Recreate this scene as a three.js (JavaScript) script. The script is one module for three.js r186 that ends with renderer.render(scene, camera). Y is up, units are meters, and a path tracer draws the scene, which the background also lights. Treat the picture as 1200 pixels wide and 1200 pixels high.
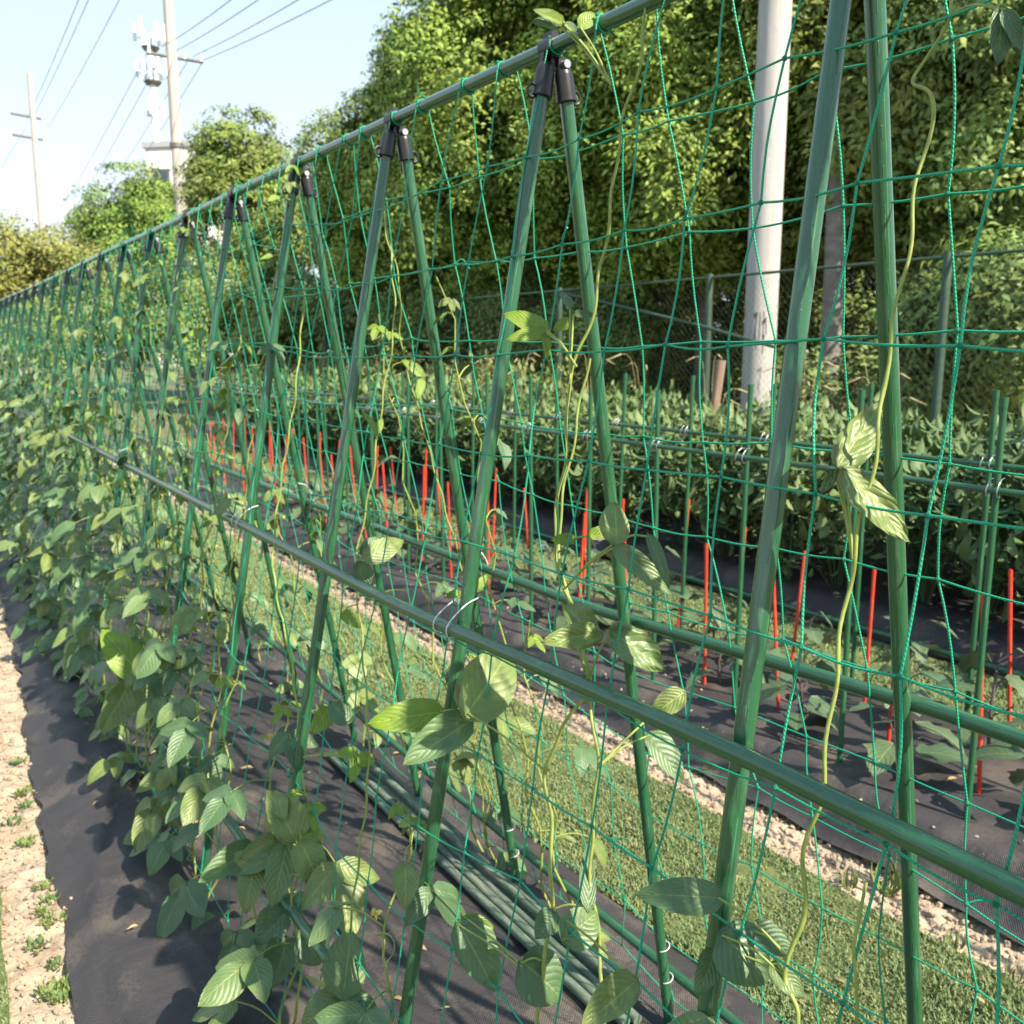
import * as THREE from 'three';
import { mergeGeometries } from 'three/addons/utils/BufferGeometryUtils.js';
import { MarchingCubes } from 'three/addons/objects/MarchingCubes.js';

// ------------------------------------------------------------------ camera, sky, sun, exposure
const scene = new THREE.Scene();
const EYE = 1.32, PITCH = 10.1 * Math.PI / 180, YAW = 33.2 * Math.PI / 180, FOCAL = 1078;
const camera = new THREE.PerspectiveCamera(2 * Math.atan(600 / FOCAL) * 180 / Math.PI, 1, 0.05, 600);
camera.rotation.order = 'YXZ';
camera.position.set(0, EYE, 0);
camera.rotation.set(-PITCH, -YAW, 0);
camera.focus = 0.9;
camera.userData.fStop = 12.5;
camera.updateMatrixWorld();

const SUN_AZ = 167 * Math.PI / 180, SUN_EL = 41 * Math.PI / 180;
const SUN = new THREE.Vector3(Math.sin(SUN_AZ) * Math.cos(SUN_EL), Math.sin(SUN_EL), -Math.cos(SUN_AZ) * Math.cos(SUN_EL));
{
  const W = 512, H = 256, d = new Float32Array(W * H * 4);
  const stops = [[0, [0.50, 0.53, 0.56]], [6, [0.47, 0.51, 0.55]], [14, [0.38, 0.46, 0.53]], [24, [0.30, 0.40, 0.50]], [45, [0.23, 0.35, 0.47]], [90, [0.18, 0.29, 0.43]]];
  for (let j = 0; j < H; j++) {
    const el = Math.max(0, ((j + 0.5) / H - 0.5) * 180);
    let k = 0; while (k < stops.length - 2 && el > stops[k + 1][0]) k++;
    let t = (el - stops[k][0]) / (stops[k + 1][0] - stops[k][0]); t = Math.min(1, Math.max(0, t));
    for (let i = 0; i < W; i++) for (let c = 0; c < 4; c++)
      d[(j * W + i) * 4 + c] = c === 3 ? 1 : stops[k][1][c] * (1 - t) + stops[k + 1][1][c] * t;
  }
  const sky = new THREE.DataTexture(d, W, H, THREE.RGBAFormat, THREE.FloatType);
  sky.mapping = THREE.EquirectangularReflectionMapping; sky.magFilter = THREE.LinearFilter; sky.needsUpdate = true;
  scene.background = sky; scene.environment = sky;
}
const sun = new THREE.DirectionalLight(new THREE.Color(1.0, 0.90, 0.74), 5.0);
sun.position.copy(SUN).multiplyScalar(40).add(new THREE.Vector3(4, 0, -8));
sun.target.position.set(4, 0, -8); scene.add(sun, sun.target);
sun.castShadow = true; sun.shadow.mapSize.set(4096, 4096); sun.shadow.radius = 1.2;
Object.assign(sun.shadow.camera, { left: -30, right: 30, top: 30, bottom: -30, near: 1, far: 120 });
const renderer = new THREE.WebGLRenderer({ antialias: true });
renderer.setSize(1024, 1024); renderer.shadowMap.enabled = true;
renderer.toneMapping = THREE.LinearToneMapping; renderer.toneMappingExposure = 2.3;

// ------------------------------------------------------------------ helpers
const V = (x, y, z) => new THREE.Vector3(x, y, z);
function rngOf(a) { return () => { a |= 0; a = a + 0x6D2B79F5 | 0; let t = Math.imul(a ^ a >>> 15, 1 | a); t = t + Math.imul(t ^ t >>> 7, 61 | t) ^ t; return ((t ^ t >>> 14) >>> 0) / 4294967296; }; }
const R = rngOf(20240611);
const rr = (a, b, r = R) => a + (b - a) * r();
const pick = (a, r = R) => a[Math.floor(r() * a.length)];
function hash2(x, y, s) { let h = Math.imul(x, 374761393) + Math.imul(y, 668265263) + Math.imul(s, 1442695041) | 0; h = Math.imul(h ^ h >>> 13, 1274126177); return ((h ^ h >>> 16) >>> 0) / 4294967296; }
function vn(x, y, s = 1, per = 0) {
  const xi = Math.floor(x), yi = Math.floor(y), fx = x - xi, fy = y - yi, u = fx * fx * (3 - 2 * fx), v = fy * fy * (3 - 2 * fy);
  const w = per ? (a) => ((a % per) + per) % per : (a) => a;
  const a = hash2(w(xi), w(yi), s), b = hash2(w(xi + 1), w(yi), s), c = hash2(w(xi), w(yi + 1), s), d = hash2(w(xi + 1), w(yi + 1), s);
  return a + (b - a) * u + (c - a) * v + (a - b - c + d) * u * v;
}
const fbm = (x, y, s, o = 4, per = 0) => { let t = 0, a = 0.5, f = 1; for (let k = 0; k < o; k++) { t += a * vn(x * f, y * f, s + k * 17, per ? per * f : 0); a *= 0.5; f *= 2; } return t; };
function ray(u, v) {   // direction of a picture point (1200 px wide) in the world
  const x = u - 600, y = 600 - v, f = FOCAL * Math.cos(PITCH) + y * Math.sin(PITCH), up = y * Math.cos(PITCH) - FOCAL * Math.sin(PITCH);
  return V(x * Math.cos(YAW) + f * Math.sin(YAW), up, x * Math.sin(YAW) - f * Math.cos(YAW));
}
const TX = 0.804, TY = 1.738, SF = 0.19, SR = 0.178;          // trellis ridge and how far its legs lean
const frontX = (y) => TX - SF * (TY - y), rearX = (y) => TX + SR * (TY - y);
function onFront(u, v, off = 0) { const d = ray(u, v), t = (TX - SF * (TY - EYE) - off) / (d.x - SF * d.y); return V(d.x * t, EYE + d.y * t, d.z * t); }
function onRear(u, v, off = 0) { const d = ray(u, v), t = (TX + SR * (TY - EYE) + off) / (d.x + SR * d.y); return V(d.x * t, EYE + d.y * t, d.z * t); }
function onGround(u, v, h = 0) { const d = ray(u, v), t = (h - EYE) / d.y; return V(d.x * t, h, d.z * t); }
function away(u, v, D) { const d = ray(u, v), t = D / Math.hypot(d.x, d.z); return V(d.x * t, EYE + d.y * t, d.z * t); }

const taken = new Map();
function numbered(n) { const k = taken.get(n) ?? 0; taken.set(n, k + 1); return k ? n + '_' + String(k).padStart(3, '0') : n; }
function tag(o, label, category, group) { o.userData.label = label; if (category) o.userData.category = category; if (group) o.userData.group = group; return o; }
function thing(name, label, category, pos = [0, 0, 0], turn = 0, group) {
  const g = new THREE.Group(); g.name = numbered(name); g.position.set(...pos); g.rotation.y = turn; scene.add(g); return tag(g, label, category, group);
}
function mesh(name, geo, mat, parent) { const m = new THREE.Mesh(geo, mat); m.name = parent ? name : numbered(name); m.castShadow = m.receiveShadow = true; (parent ?? scene).add(m); return m; }
function structure(name, geo, mat, label) { const m = mesh(name, geo, mat); m.userData.kind = 'structure'; m.userData.label = label; return m; }
function dup(o, pos, turn, label, group) { const c = o.clone(); c.name = numbered(o.name.replace(/_\d{3}$/, '')); c.position.set(...pos); c.rotation.y = turn; c.userData = { ...o.userData }; if (label) c.userData.label = label; if (group) c.userData.group = group; scene.add(c); return c; }
class MB {   // collects tubes and loose pieces into one geometry
  constructor() { this.p = []; this.n = []; this.t = []; this.i = []; }
  tube(pts, rad, sides = 6, caps = true) {
    const N = pts.length, base = this.p.length / 3, T = V(0, 0, 0), A = V(0, 0, 0), B = V(0, 0, 0); let len = 0;
    for (let k = 0; k < N; k++) {
      T.subVectors(pts[Math.min(N - 1, k + 1)], pts[Math.max(0, k - 1)]).normalize();
      if (k === 0) A.set(Math.abs(T.y) < 0.9 ? 0 : 1, Math.abs(T.y) < 0.9 ? 1 : 0, 0);
      A.addScaledVector(T, -A.dot(T)).normalize(); B.crossVectors(T, A);
      if (k) len += pts[k].distanceTo(pts[k - 1]);
      const r = typeof rad === 'function' ? rad(k / (N - 1), len) : rad;
      for (let s = 0; s <= sides; s++) {
        const a = s / sides * Math.PI * 2, c = Math.cos(a), q = Math.sin(a);
        const nx = A.x * c + B.x * q, ny = A.y * c + B.y * q, nz = A.z * c + B.z * q;
        this.p.push(pts[k].x + nx * r, pts[k].y + ny * r, pts[k].z + nz * r); this.n.push(nx, ny, nz); this.t.push(s / sides, len);
      }
    }
    for (let k = 0; k < N - 1; k++) for (let s = 0; s < sides; s++) {
      const a = base + k * (sides + 1) + s, b = a + sides + 1; this.i.push(a, a + 1, b, b, a + 1, b + 1);
    }
    if (caps) for (const [k, f] of [[0, -1], [N - 1, 1]]) {
      const c = this.p.length / 3; T.subVectors(pts[Math.min(N - 1, k + 1)], pts[Math.max(0, k - 1)]).normalize().multiplyScalar(f);
      this.p.push(pts[k].x, pts[k].y, pts[k].z); this.n.push(T.x, T.y, T.z); this.t.push(0.5, 0);
      for (let s = 0; s <= sides; s++) { const q = (base + k * (sides + 1) + s) * 3; this.p.push(this.p[q], this.p[q + 1], this.p[q + 2]); this.n.push(T.x, T.y, T.z); this.t.push(0.5, 0); }
      for (let s = 0; s < sides; s++) f > 0 ? this.i.push(c, c + 1 + s, c + 2 + s) : this.i.push(c, c + 2 + s, c + 1 + s);
    }
    return this;
  }
  add(g, m) {
    const q = g.index ? g : g.clone(), b = this.p.length / 3, v = V(0, 0, 0), nm = m && new THREE.Matrix3().getNormalMatrix(m);
    const P = q.attributes.position, Nn = q.attributes.normal, U = q.attributes.uv;
    for (let k = 0; k < P.count; k++) {
      v.fromBufferAttribute(P, k); if (m) v.applyMatrix4(m); this.p.push(v.x, v.y, v.z);
      v.fromBufferAttribute(Nn, k); if (m) v.applyMatrix3(nm).normalize(); this.n.push(v.x, v.y, v.z); this.t.push(U ? U.getX(k) : 0, U ? U.getY(k) : 0);
    }
    if (q.index) for (const i of q.index.array) this.i.push(b + i); else for (let k = 0; k < P.count; k++) this.i.push(b + k);
    return this;
  }
  box(w, h, d, x, y, z, ry = 0) { return this.add(new THREE.BoxGeometry(w, h, d), new THREE.Matrix4().makeRotationY(ry).setPosition(x, y, z)); }
  geo() {
    const g = new THREE.BufferGeometry();
    g.setAttribute('position', new THREE.Float32BufferAttribute(this.p, 3)); g.setAttribute('normal', new THREE.Float32BufferAttribute(this.n, 3)); g.setAttribute('uv', new THREE.Float32BufferAttribute(this.t, 2)); g.setIndex(this.i); return g;
  }
}
const curve = (pts, n) => new THREE.CatmullRomCurve3(pts).getPoints(n);

// ------------------------------------------------------------------ textures and materials
function tex(w, h, fn, srgb = true, rx = 1, ry = 1) {   // fn -> [r,g,b] display values 0..1
  const d = new Uint8Array(w * h * 4);
  for (let j = 0; j < h; j++) for (let i = 0; i < w; i++) { const c = fn((i + 0.5) / w, (j + 0.5) / h, i, j), q = (j * w + i) * 4; for (let k = 0; k < 3; k++) d[q + k] = Math.max(0, Math.min(255, (Array.isArray(c) ? c[k] : c) * 255)); d[q + 3] = 255; }
  const t = new THREE.DataTexture(d, w, h); t.magFilter = THREE.LinearFilter; t.minFilter = THREE.LinearMipmapLinearFilter; t.generateMipmaps = true;
  t.wrapS = t.wrapT = THREE.RepeatWrapping; if (srgb) t.colorSpace = THREE.SRGBColorSpace; t.repeat.set(rx, ry); t.needsUpdate = true; return t;
}
const lin = (r, g, b) => new THREE.Color().setRGB(r, g, b);
const std = (o) => new THREE.MeshStandardMaterial(o), phys = (o) => new THREE.MeshPhysicalMaterial(o);
const mix = (a, b, t) => a.map((x, k) => x + (b[k] - x) * t);

// plastic coated steel tube: rows of small raised dashes, faint seam, dust
const dash = tex(128, 512, (u, v, i, j) => {
  let h = 0.35 + 0.06 * vn(u * 16, v * 40, 3, 16);
  for (let k = 0; k < 4; k++) { const c = (k + 0.5) / 4, along = ((v * 10 + k * 0.37) % 1); if (Math.abs(u - c) < 0.011 && along < 0.34) h = 0.9; }
  if (Math.abs(u - 0.08) < 0.012) h = 0.1;
  if (vn(u * 64, v * 5, 44, 64) > 0.88) h -= 0.12;
  return h;
}, false, 1, 2.6);
const stakeSkin = tex(128, 512, (u, v) => {
  const scratch = vn(u * 64, v * 6, 9, 64) > 0.88 ? 0.12 : vn(u * 48, v * 8, 10, 48) > 0.9 ? -0.06 : 0, dust = Math.max(0, fbm(u * 5, v * 9, 21, 4, 0) - 0.56) * 1.4;
  const mud = vn(u * 70, v * 300, 28) > 0.93 ? 0.4 : 0;
  return mix([0.135 + scratch, 0.33 + scratch, 0.21 + scratch], [0.52, 0.53, 0.44], Math.min(0.5, dust + mud));
}, true, 1, 1.4);
const M = {};
M.stake = phys({ map: stakeSkin, bumpMap: dash, bumpScale: 0.0009, roughness: 0.27, clearcoat: 0.7, clearcoatRoughness: 0.18 });
M.rail = phys({ map: stakeSkin, bumpMap: dash, bumpScale: 0.0009, roughness: 0.3, clearcoat: 0.55, clearcoatRoughness: 0.22 });
M.oldStake = phys({ map: tex(64, 512, (u, v) => mix([0.24, 0.34, 0.28], [0.52, 0.52, 0.47], Math.min(1, Math.max(0, fbm(u * 6, v * 30, 27, 4) * 1.7 - 0.32))), true, 1, 1), bumpMap: dash, bumpScale: 0.0007, roughness: 0.7 });
M.fence = std({ color: lin(0.045, 0.085, 0.058), roughness: 0.6 });
M.farStake = std({ map: stakeSkin, roughness: 0.45 });
M.black = std({ color: lin(0.018, 0.018, 0.02), roughness: 0.36 });
M.bolt = std({ color: lin(0.55, 0.55, 0.56), roughness: 0.3, metalness: 0.9 });
M.wire = std({ color: lin(0.72, 0.72, 0.72), roughness: 0.4, metalness: 0.25 });
const twist = tex(32, 32, (u, v) => { const s = (u * 2 + v * 2) % 1, h = Math.abs(s - 0.5) * 2; return mix([0.03, 0.52, 0.38], [0.09, 0.65, 0.50], h); }, true, 1, 120);
const twistB = tex(32, 32, (u, v) => 1 - Math.abs(((u * 2 + v * 2) % 1) - 0.5) * 2, false, 1, 120);
M.cord = phys({ map: twist, bumpMap: twistB, bumpScale: 0.0004, roughness: 0.55, sheen: 0.2, sheenColor: lin(0.3, 0.8, 0.6) });
M.red = std({ map: tex(32, 256, (u, v) => mix([0.80, 0.20, 0.13], [0.66, 0.40, 0.30], Math.max(0, fbm(u * 6, v * 14, 47, 4) * 1.6 - 0.62)), true, 1, 1.6), roughness: 0.5, bumpMap: dash, bumpScale: 0.0005 });

// leaves: pale veins, quilted relief between them
function veinAt(u, v) {
  const s = Math.abs(u - 0.5) * 2, mid = Math.exp(-((s / 0.035) ** 2));
  let side = 0; const q = v - 0.30 * s - 0.10 * s * s;
  const ph = q * 7.5 - Math.floor(q * 7.5), dd = Math.min(ph, 1 - ph); side = Math.exp(-((dd / 0.055) ** 2)) * (0.4 + 0.6 * (1 - s));
  const net = vn(u * 46, v * 46, 31);
  return [mid, side, net, Math.sin(Math.min(1, dd * 2) * Math.PI / 2)];
}
function leafMap(a, b, seed) {
  return tex(128, 192, (u, v) => {
    const [m, s, n] = veinAt(u, v), blot = fbm(u * 4, v * 5, seed, 4), fine = n * 0.35 + vn(u * 90, v * 120, seed + 2) * 0.3;
    let c = mix(a, b, Math.min(1, Math.max(0, (blot - 0.3) * 1.6 * 0.6 + fine * 0.5)));
    c = mix(c, [c[0] * 1.25 + 0.16, c[1] * 1.15 + 0.13, c[2] * 1.1 + 0.08], Math.min(0.7, m * 0.6 + s * 0.20));
    if (vn(u * 26, v * 34, seed + 5) > 0.90) c = mix(c, [0.62, 0.58, 0.33], 0.35);
    if (vn(u * 9, v * 12, seed + 6) > 0.93) c = mix(c, [0.45, 0.36, 0.20], 0.7);
    return c;
  });
}
const leafBump = tex(128, 192, (u, v) => { const [m, s, n, q] = veinAt(u, v); return 0.28 + 0.5 * q + 0.14 * n - 0.35 * m - 0.1 * s; }, false);
const leafMat = (a, b, seed, o = {}) => phys({ map: leafMap(a, b, seed), bumpMap: leafBump, bumpScale: 0.0010, roughness: 0.44, transmission: 0.24, thickness: 0, side: THREE.DoubleSide, ...o });
M.leaf = [leafMat([0.36, 0.46, 0.26], [0.47, 0.55, 0.35], 40), leafMat([0.33, 0.45, 0.27], [0.43, 0.53, 0.36], 50), leafMat([0.41, 0.49, 0.24], [0.52, 0.58, 0.32], 60), leafMat([0.29, 0.41, 0.25], [0.37, 0.48, 0.32], 70), leafMat([0.38, 0.47, 0.24], [0.54, 0.57, 0.30], 75)];
M.young = leafMat([0.40, 0.52, 0.12], [0.54, 0.62, 0.18], 80, { roughness: 0.42 });
M.egg = [leafMat([0.30, 0.40, 0.26], [0.42, 0.48, 0.34], 90, { bumpScale: 0.002 }), leafMat([0.26, 0.37, 0.25], [0.36, 0.44, 0.32], 91)];
M.stem = std({ map: tex(32, 128, (u, v) => mix([0.42, 0.50, 0.20], [0.66, 0.66, 0.38], fbm(u * 4, v * 20, 5, 3)), true, 1, 6), roughness: 0.6 });
M.greenStem = std({ color: lin(0.06, 0.085, 0.03), roughness: 0.8 });
M.purple = std({ color: lin(0.075, 0.055, 0.06), roughness: 0.6 });
M.flowerPurple = std({ color: lin(0.30, 0.15, 0.36), roughness: 0.7, side: THREE.DoubleSide });
M.flowerYellow = std({ color: lin(0.72, 0.60, 0.12), roughness: 0.7, side: THREE.DoubleSide });
M.bark = std({ map: tex(64, 256, (u, v) => { const n = fbm(u * 10, v * 8, 11, 4); return mix([0.20, 0.17, 0.14], [0.42, 0.38, 0.32], n); }, true, 2, 1), roughness: 0.95 });
M.greyBark = std({ map: tex(64, 256, (u, v) => { const n = fbm(u * 6, v * 14, 12, 4); return mix([0.40, 0.38, 0.36], [0.62, 0.59, 0.56], n); }, true, 1, 1), roughness: 0.9 });
const foliage = (r, g, b) => std({ color: lin(r, g, b), roughness: 0.62, side: THREE.DoubleSide });

// ------------------------------------------------------------------ ground, paths, beds
function sheet(x0, x1, z0, z1, nx, nz, fn) {   // fn(x,z,s,t) -> [x,y,z]
  const p = [], u = [], ix = [];
  for (let j = 0; j <= nz; j++) for (let i = 0; i <= nx; i++) {
    const s = i / nx, t = j / nz, x = x0 + (x1 - x0) * s, z = z0 + (z1 - z0) * t, q = fn(x, z, s, t); p.push(...q); u.push(q[0], q[2]);
  }
  for (let j = 0; j < nz; j++) for (let i = 0; i < nx; i++) { const a = j * (nx + 1) + i, b = a + nx + 1; ix.push(a, a + 1, b, b, a + 1, b + 1); }
  const g = new THREE.BufferGeometry(); g.setAttribute('position', new THREE.Float32BufferAttribute(p, 3)); g.setAttribute('uv', new THREE.Float32BufferAttribute(u, 2)); g.setIndex(ix); g.computeVertexNormals(); return g;
}
const soilMap = tex(512, 512, (u, v) => {
  const n = fbm(u * 8, v * 8, 2, 5, 8), f = vn(u * 128, v * 128, 7, 128), g = vn(u * 220, v * 220, 8, 220);
  let c = mix([0.57, 0.50, 0.42], [0.76, 0.69, 0.60], Math.min(1, Math.max(0, (n - 0.25) * 1.5)) * 0.7 + f * 0.3); if (g > 0.93) c = mix(c, [0.30, 0.25, 0.2], 0.6); return c;
}, true, 1.6, 1.6);
const soilBump = tex(512, 512, (u, v) => fbm(u * 24, v * 24, 3, 5, 24), false, 1.6, 1.6);
M.soil = std({ map: soilMap, bumpMap: soilBump, bumpScale: 0.010, roughness: 0.97 });
M.crumb = std({ color: lin(0.35, 0.28, 0.21), roughness: 1 });
M.earth = std({ map: tex(512, 512, (u, v) => mix([0.25, 0.27, 0.15], [0.50, 0.45, 0.32], fbm(u * 12, v * 12, 14, 5, 12)), true, 0.25, 0.25), roughness: 1 });
structure('ground', sheet(-220, 260, -300, 60, 40, 40, (x, z) => [x, -0.05, z]), M.earth, 'dull green and brown ground stretching away past the beds');

const lump = (x, z, a = 1) => a * (0.030 * (fbm(x * 7, z * 7, 5, 4) - 0.5) + 0.016 * (vn(x * 34, z * 34, 6) - 0.5) + 0.010 * (vn(x * 70, z * 70, 8) - 0.5));
function soilStrip(x0, x1, z0, z1, step, label) { structure('soil_strip', sheet(x0, x1, z0, z1, Math.round((x1 - x0) / step), Math.round((z0 - z1) / step), (x, z) => [x, 0.0 + lump(x, z), z]), M.soil, label); }
soilStrip(-0.6, 0.62, 0.6, -12, 0.018, 'bare sandy soil beside the bean bed with small weeds');
soilStrip(1.22, 2.2, 0.3, -13, 0.018, 'crumbly sandy soil edging the path between beds');
soilStrip(2.7, 3.8, 0.6, -14, 0.03, 'sandy soil along the path behind the red canes');

// black woven ground cover on low raised beds
const weaveMap = tex(512, 512, (u, v, i, j) => {
  const n = fbm(u * 6, v * 6, 23, 5, 6), w = ((i >> 1) + (j >> 1)) & 1, f = vn(u * 200, v * 200, 24, 200);
  let c = mix([0.19, 0.178, 0.185], [0.245, 0.23, 0.236], w * 0.6 + f * 0.4);
  return mix(c, [0.47, 0.42, 0.36], Math.max(0, Math.min(0.5, (n - 0.50) * 2.2 + (f - 0.5) * 0.35)));
}, true, 1.3, 1.3);
const weaveBump = tex(512, 512, (u, v, i, j) => 0.5 + 0.25 * ((((i >> 1) + (j >> 1)) & 1) - 0.5) + 0.5 * (fbm(u * 10, v * 30, 25, 3, 10) - 0.5), false, 1.3, 1.3);
M.weave = std({ map: weaveMap, bumpMap: weaveBump, bumpScale: 0.006, roughness: 0.62 });
function bed(edgeL, edgeR, h, z0, z1, nx, nz, seed, label) {
  return structure('mulch_sheet', sheet(0, 1, z0, z1, nx, nz, (_, z, s) => {
    const a = edgeL(z), b = edgeR(z), x = a + (b - a) * s, e = Math.min(x - a, b - x), rise = Math.min(1, e / 0.13), k = rise * rise * (3 - 2 * rise);
    const wr = 0.010 * (fbm(x * 5, z * 5, seed, 4) - 0.5) + 0.016 * Math.pow(Math.abs(Math.sin(z * 7 + 6 * vn(x * 2.2, z * 1.4, seed + 3) + x * 5)), 3) * (1 - k * 0.45) * vn(x * 3, z * 3, seed + 4) + 0.008 * (vn(x * 22, z * 9, seed + 6) - 0.5) + 0.012 * Math.pow(1 - Math.abs(2 * vn(x * 3.1 + 0.6 * z, z * 1.7, seed + 9) - 1), 9) + 0.009 * Math.pow(1 - Math.abs(2 * vn(x * 6, z * 2.3 - x, seed + 11) - 1), 12);
    return [x, 0.010 + (h - 0.010) * k + wr, z];
  }), M.weave, label);
}
const leftEdge = (z) => { const t = Math.min(1, Math.max(0, (-z - 1.6) / 4)); return 0.165 + 0.17 * t + 0.07 * (fbm(z * 2.1, 3, 77, 4) - 0.5) + 0.02 * (vn(z * 11, 1, 78) - 0.5); };
const beanRight = (z) => 1.34 + 0.05 * (fbm(z * 1.7, 9, 79, 3) - 0.5);
bed(leftEdge, beanRight, 0.06, 0.9, -13, 90, 700, 101, 'black woven mulch sheet under the bean trellis');
const eggL = (z) => 1.95 + 0.06 * (fbm(z * 1.9, 5, 80, 4) - 0.5), eggR = (z) => 2.84 + 0.06 * (fbm(z * 1.9, 8, 81, 4) - 0.5);
bed(eggL, eggR, 0.13, 0.6, -14, 70, 420, 111, 'black woven mulch sheet on the bed with red canes');
bed((z) => 3.60 + 0.03 * (fbm(z * 2, 5, 82, 3) - 0.5), () => 5.6, 0.12, 0.9, -15, 60, 300, 121, 'black woven mulch sheet under the dense pepper rows');

// turf paths
M.turfBase = std({ map: tex(512, 512, (u, v) => { const n = fbm(u * 20, v * 20, 33, 4, 20); return mix([0.25, 0.31, 0.15], [0.44, 0.45, 0.27], n); }, true, 2, 2), roughness: 1 });
const turfR = (z) => 1.79 + 0.07 * (fbm(z * 2.3, 2, 83, 4) - 0.5), turfL = (z) => 0.065 + 0.05 * (fbm(z * 3, 2, 84, 3) - 0.5);
const strip = (label, a, b, z0, z1, y) => structure('turf_path', sheet(0, 1, z0, z1, 16, 260, (_, z, s) => [a(z) + (b(z) - a(z)) * s, y + 0.012 * (fbm(z * 5, s * 3, 35, 3) - 0.5), z]), M.turfBase, label);
strip('worn green turf path between the bean bed and the bed with red canes', (z) => beanRight(z) - 0.03, turfR, 0.3, -14, 0.03);
strip('worn turf path between the red canes and the dense pepper rows', (z) => eggR(z) + 0.06, () => 3.52, 0.3, -14, 0.03);
strip('turf corner beside the bare sandy soil', () => -0.8, turfL, 0.3, -9, 0.03);
{
  const bg = new THREE.BufferGeometry();   // one curved grass blade
  bg.setAttribute('position', new THREE.Float32BufferAttribute([-0.5, 0, 0, 0.5, 0, 0, -0.38, 0.55, 0.12, 0.38, 0.55, 0.12, 0, 1, 0.5], 3)); bg.setIndex([0, 1, 2, 2, 1, 3, 2, 3, 4]); bg.computeVertexNormals();
  const mats = std({ color: lin(1, 1, 1), roughness: 0.8, side: THREE.DoubleSide });
  function blades(label, a, b, bands) {
    let n = 0; for (const [z0, z1, dens] of bands) n += Math.round((z0 - z1) * Math.abs(b(-2) - a(-2)) * dens);
    const im = new THREE.InstancedMesh(bg, mats, n), m = new THREE.Matrix4(), e = new THREE.Euler(), q = new THREE.Quaternion(), c = new THREE.Color(); let k = 0;
    im.name = numbered('turf_grass'); im.userData = { kind: 'stuff', label, category: 'grass' };
    for (const [z0, z1, dens, sc] of bands) for (let j = Math.round((z0 - z1) * Math.abs(b(-2) - a(-2)) * dens); j > 0; j--) {
      const z = rr(z1, z0), x = a(z) + (b(z) - a(z)) * R(), cl = fbm(x * 16, z * 16, 37, 3), worn = fbm(x * 5, z * 5, 39, 3); if (worn > 0.56 && R() < (worn - 0.56) * 7) continue; const h = (0.007 + 0.018 * cl * rr(0.4, 1.4)) * sc;
      e.set(rr(-0.7, 0.7), rr(0, 6.28), rr(-0.5, 0.5)); q.setFromEuler(e); m.compose(V(x, 0.026, z), q, V(rr(0.0028, 0.0052) * sc, h, h)); im.setMatrixAt(k, m);
      const t = R(), dry = R() < 0.05 + 0.22 * vn(x * 9, z * 9, 38); dry ? c.setRGB(0.22 + 0.1 * t, 0.22 + 0.08 * t, 0.11) : c.setRGB(0.11 + 0.10 * t, 0.165 + 0.11 * t, 0.065 + 0.05 * t); im.setColorAt(k, c); k++;
    }
    im.castShadow = im.receiveShadow = true; im.count = k; scene.add(im);
  }
  blades('short dense turf on the path behind the bean trellis', (z) => beanRight(z) - 0.045, turfR, [[-0.35, -3, 60000, 1], [-3, -7, 22000, 1.4], [-7, -14, 6000, 2]]);
  blades('short sunlit turf between the red canes and the pepper rows', (z) => eggR(z) + 0.08, () => 3.5, [[-0.6, -5, 16000, 1.25], [-5, -14, 6000, 2]]);
  blades('short turf in the corner beside bare sandy soil', () => -0.25, turfL, [[-1.2, -3.2, 38000, 1]]);
  // soil crumbs
  const cg = [0, 1, 2].map((s) => { const g = new THREE.IcosahedronGeometry(1, 1), p = g.attributes.position; for (let k = 0; k < p.count; k++) { const f = 0.72 + 0.5 * vn(p.getX(k) * 2 + 9 + s * 5, p.getY(k) * 2 + p.getZ(k) * 3 + 9, 51); p.setXYZ(k, p.getX(k) * f, p.getY(k) * f * 0.75, p.getZ(k) * f); } g.computeVertexNormals(); return g; });
  function crumbs(label, spots) {
    const im = new THREE.InstancedMesh(cg[spots.length % 3], M.crumb, spots.length), m = new THREE.Matrix4(), q = new THREE.Quaternion(), c = new THREE.Color();
    im.name = numbered('soil_crumbs'); im.userData = { kind: 'stuff', label, category: 'soil' };
    spots.forEach(([x, y, z, s], k) => { q.setFromEuler(new THREE.Euler(rr(0, 6), rr(0, 6), rr(0, 6))); m.compose(V(x, y, z), q, V(s, s * rr(0.6, 1), s * rr(0.7, 1.2))); im.setMatrixAt(k, m); const t = rr(0.75, 1.1); c.setRGB(t, t * 0.98, t * 0.95); im.setColorAt(k, c); });
    im.castShadow = im.receiveShadow = true; scene.add(im);
  }
  const s1 = [], s2 = [], s3 = [];
  for (let k = 0; k < 9000; k++) { const z = rr(-7, -0.5), x = rr(turfR(z) - 0.03, eggL(z) + 0.05), s = 0.0022 + 0.0085 * Math.pow(R(), 3.4); s1.push([x, 0.003 + lump(x, z) + s * 0.15, z, s]); }
  for (let k = 0; k < 3200; k++) { const z = rr(-6.5, -1.2), x = rr(turfL(z) - 0.04, leftEdge(z) + 0.03), s = 0.002 + 0.007 * Math.pow(R(), 4); s2.push([x, 0.004 + lump(x, z) + s * 0.3, z, s]); }
  for (let k = 0; k < 1500; k++) { const z = rr(-6, -0.6), x = rr(2.0, 2.8), s = 0.0015 + 0.006 * Math.pow(R(), 4); if (vn(x * 3, z * 3, 61) > 0.55) s3.push([x, 0.131 + s * 0.1, z, s]); }
  crumbs('loose crumbs of sandy soil along the edge of the canes bed', s1); crumbs('fine crumbs on the bare soil beside the bean bed', s2); crumbs('crumbs of soil spilled on the mulch sheet among canes', s3);
}

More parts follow.
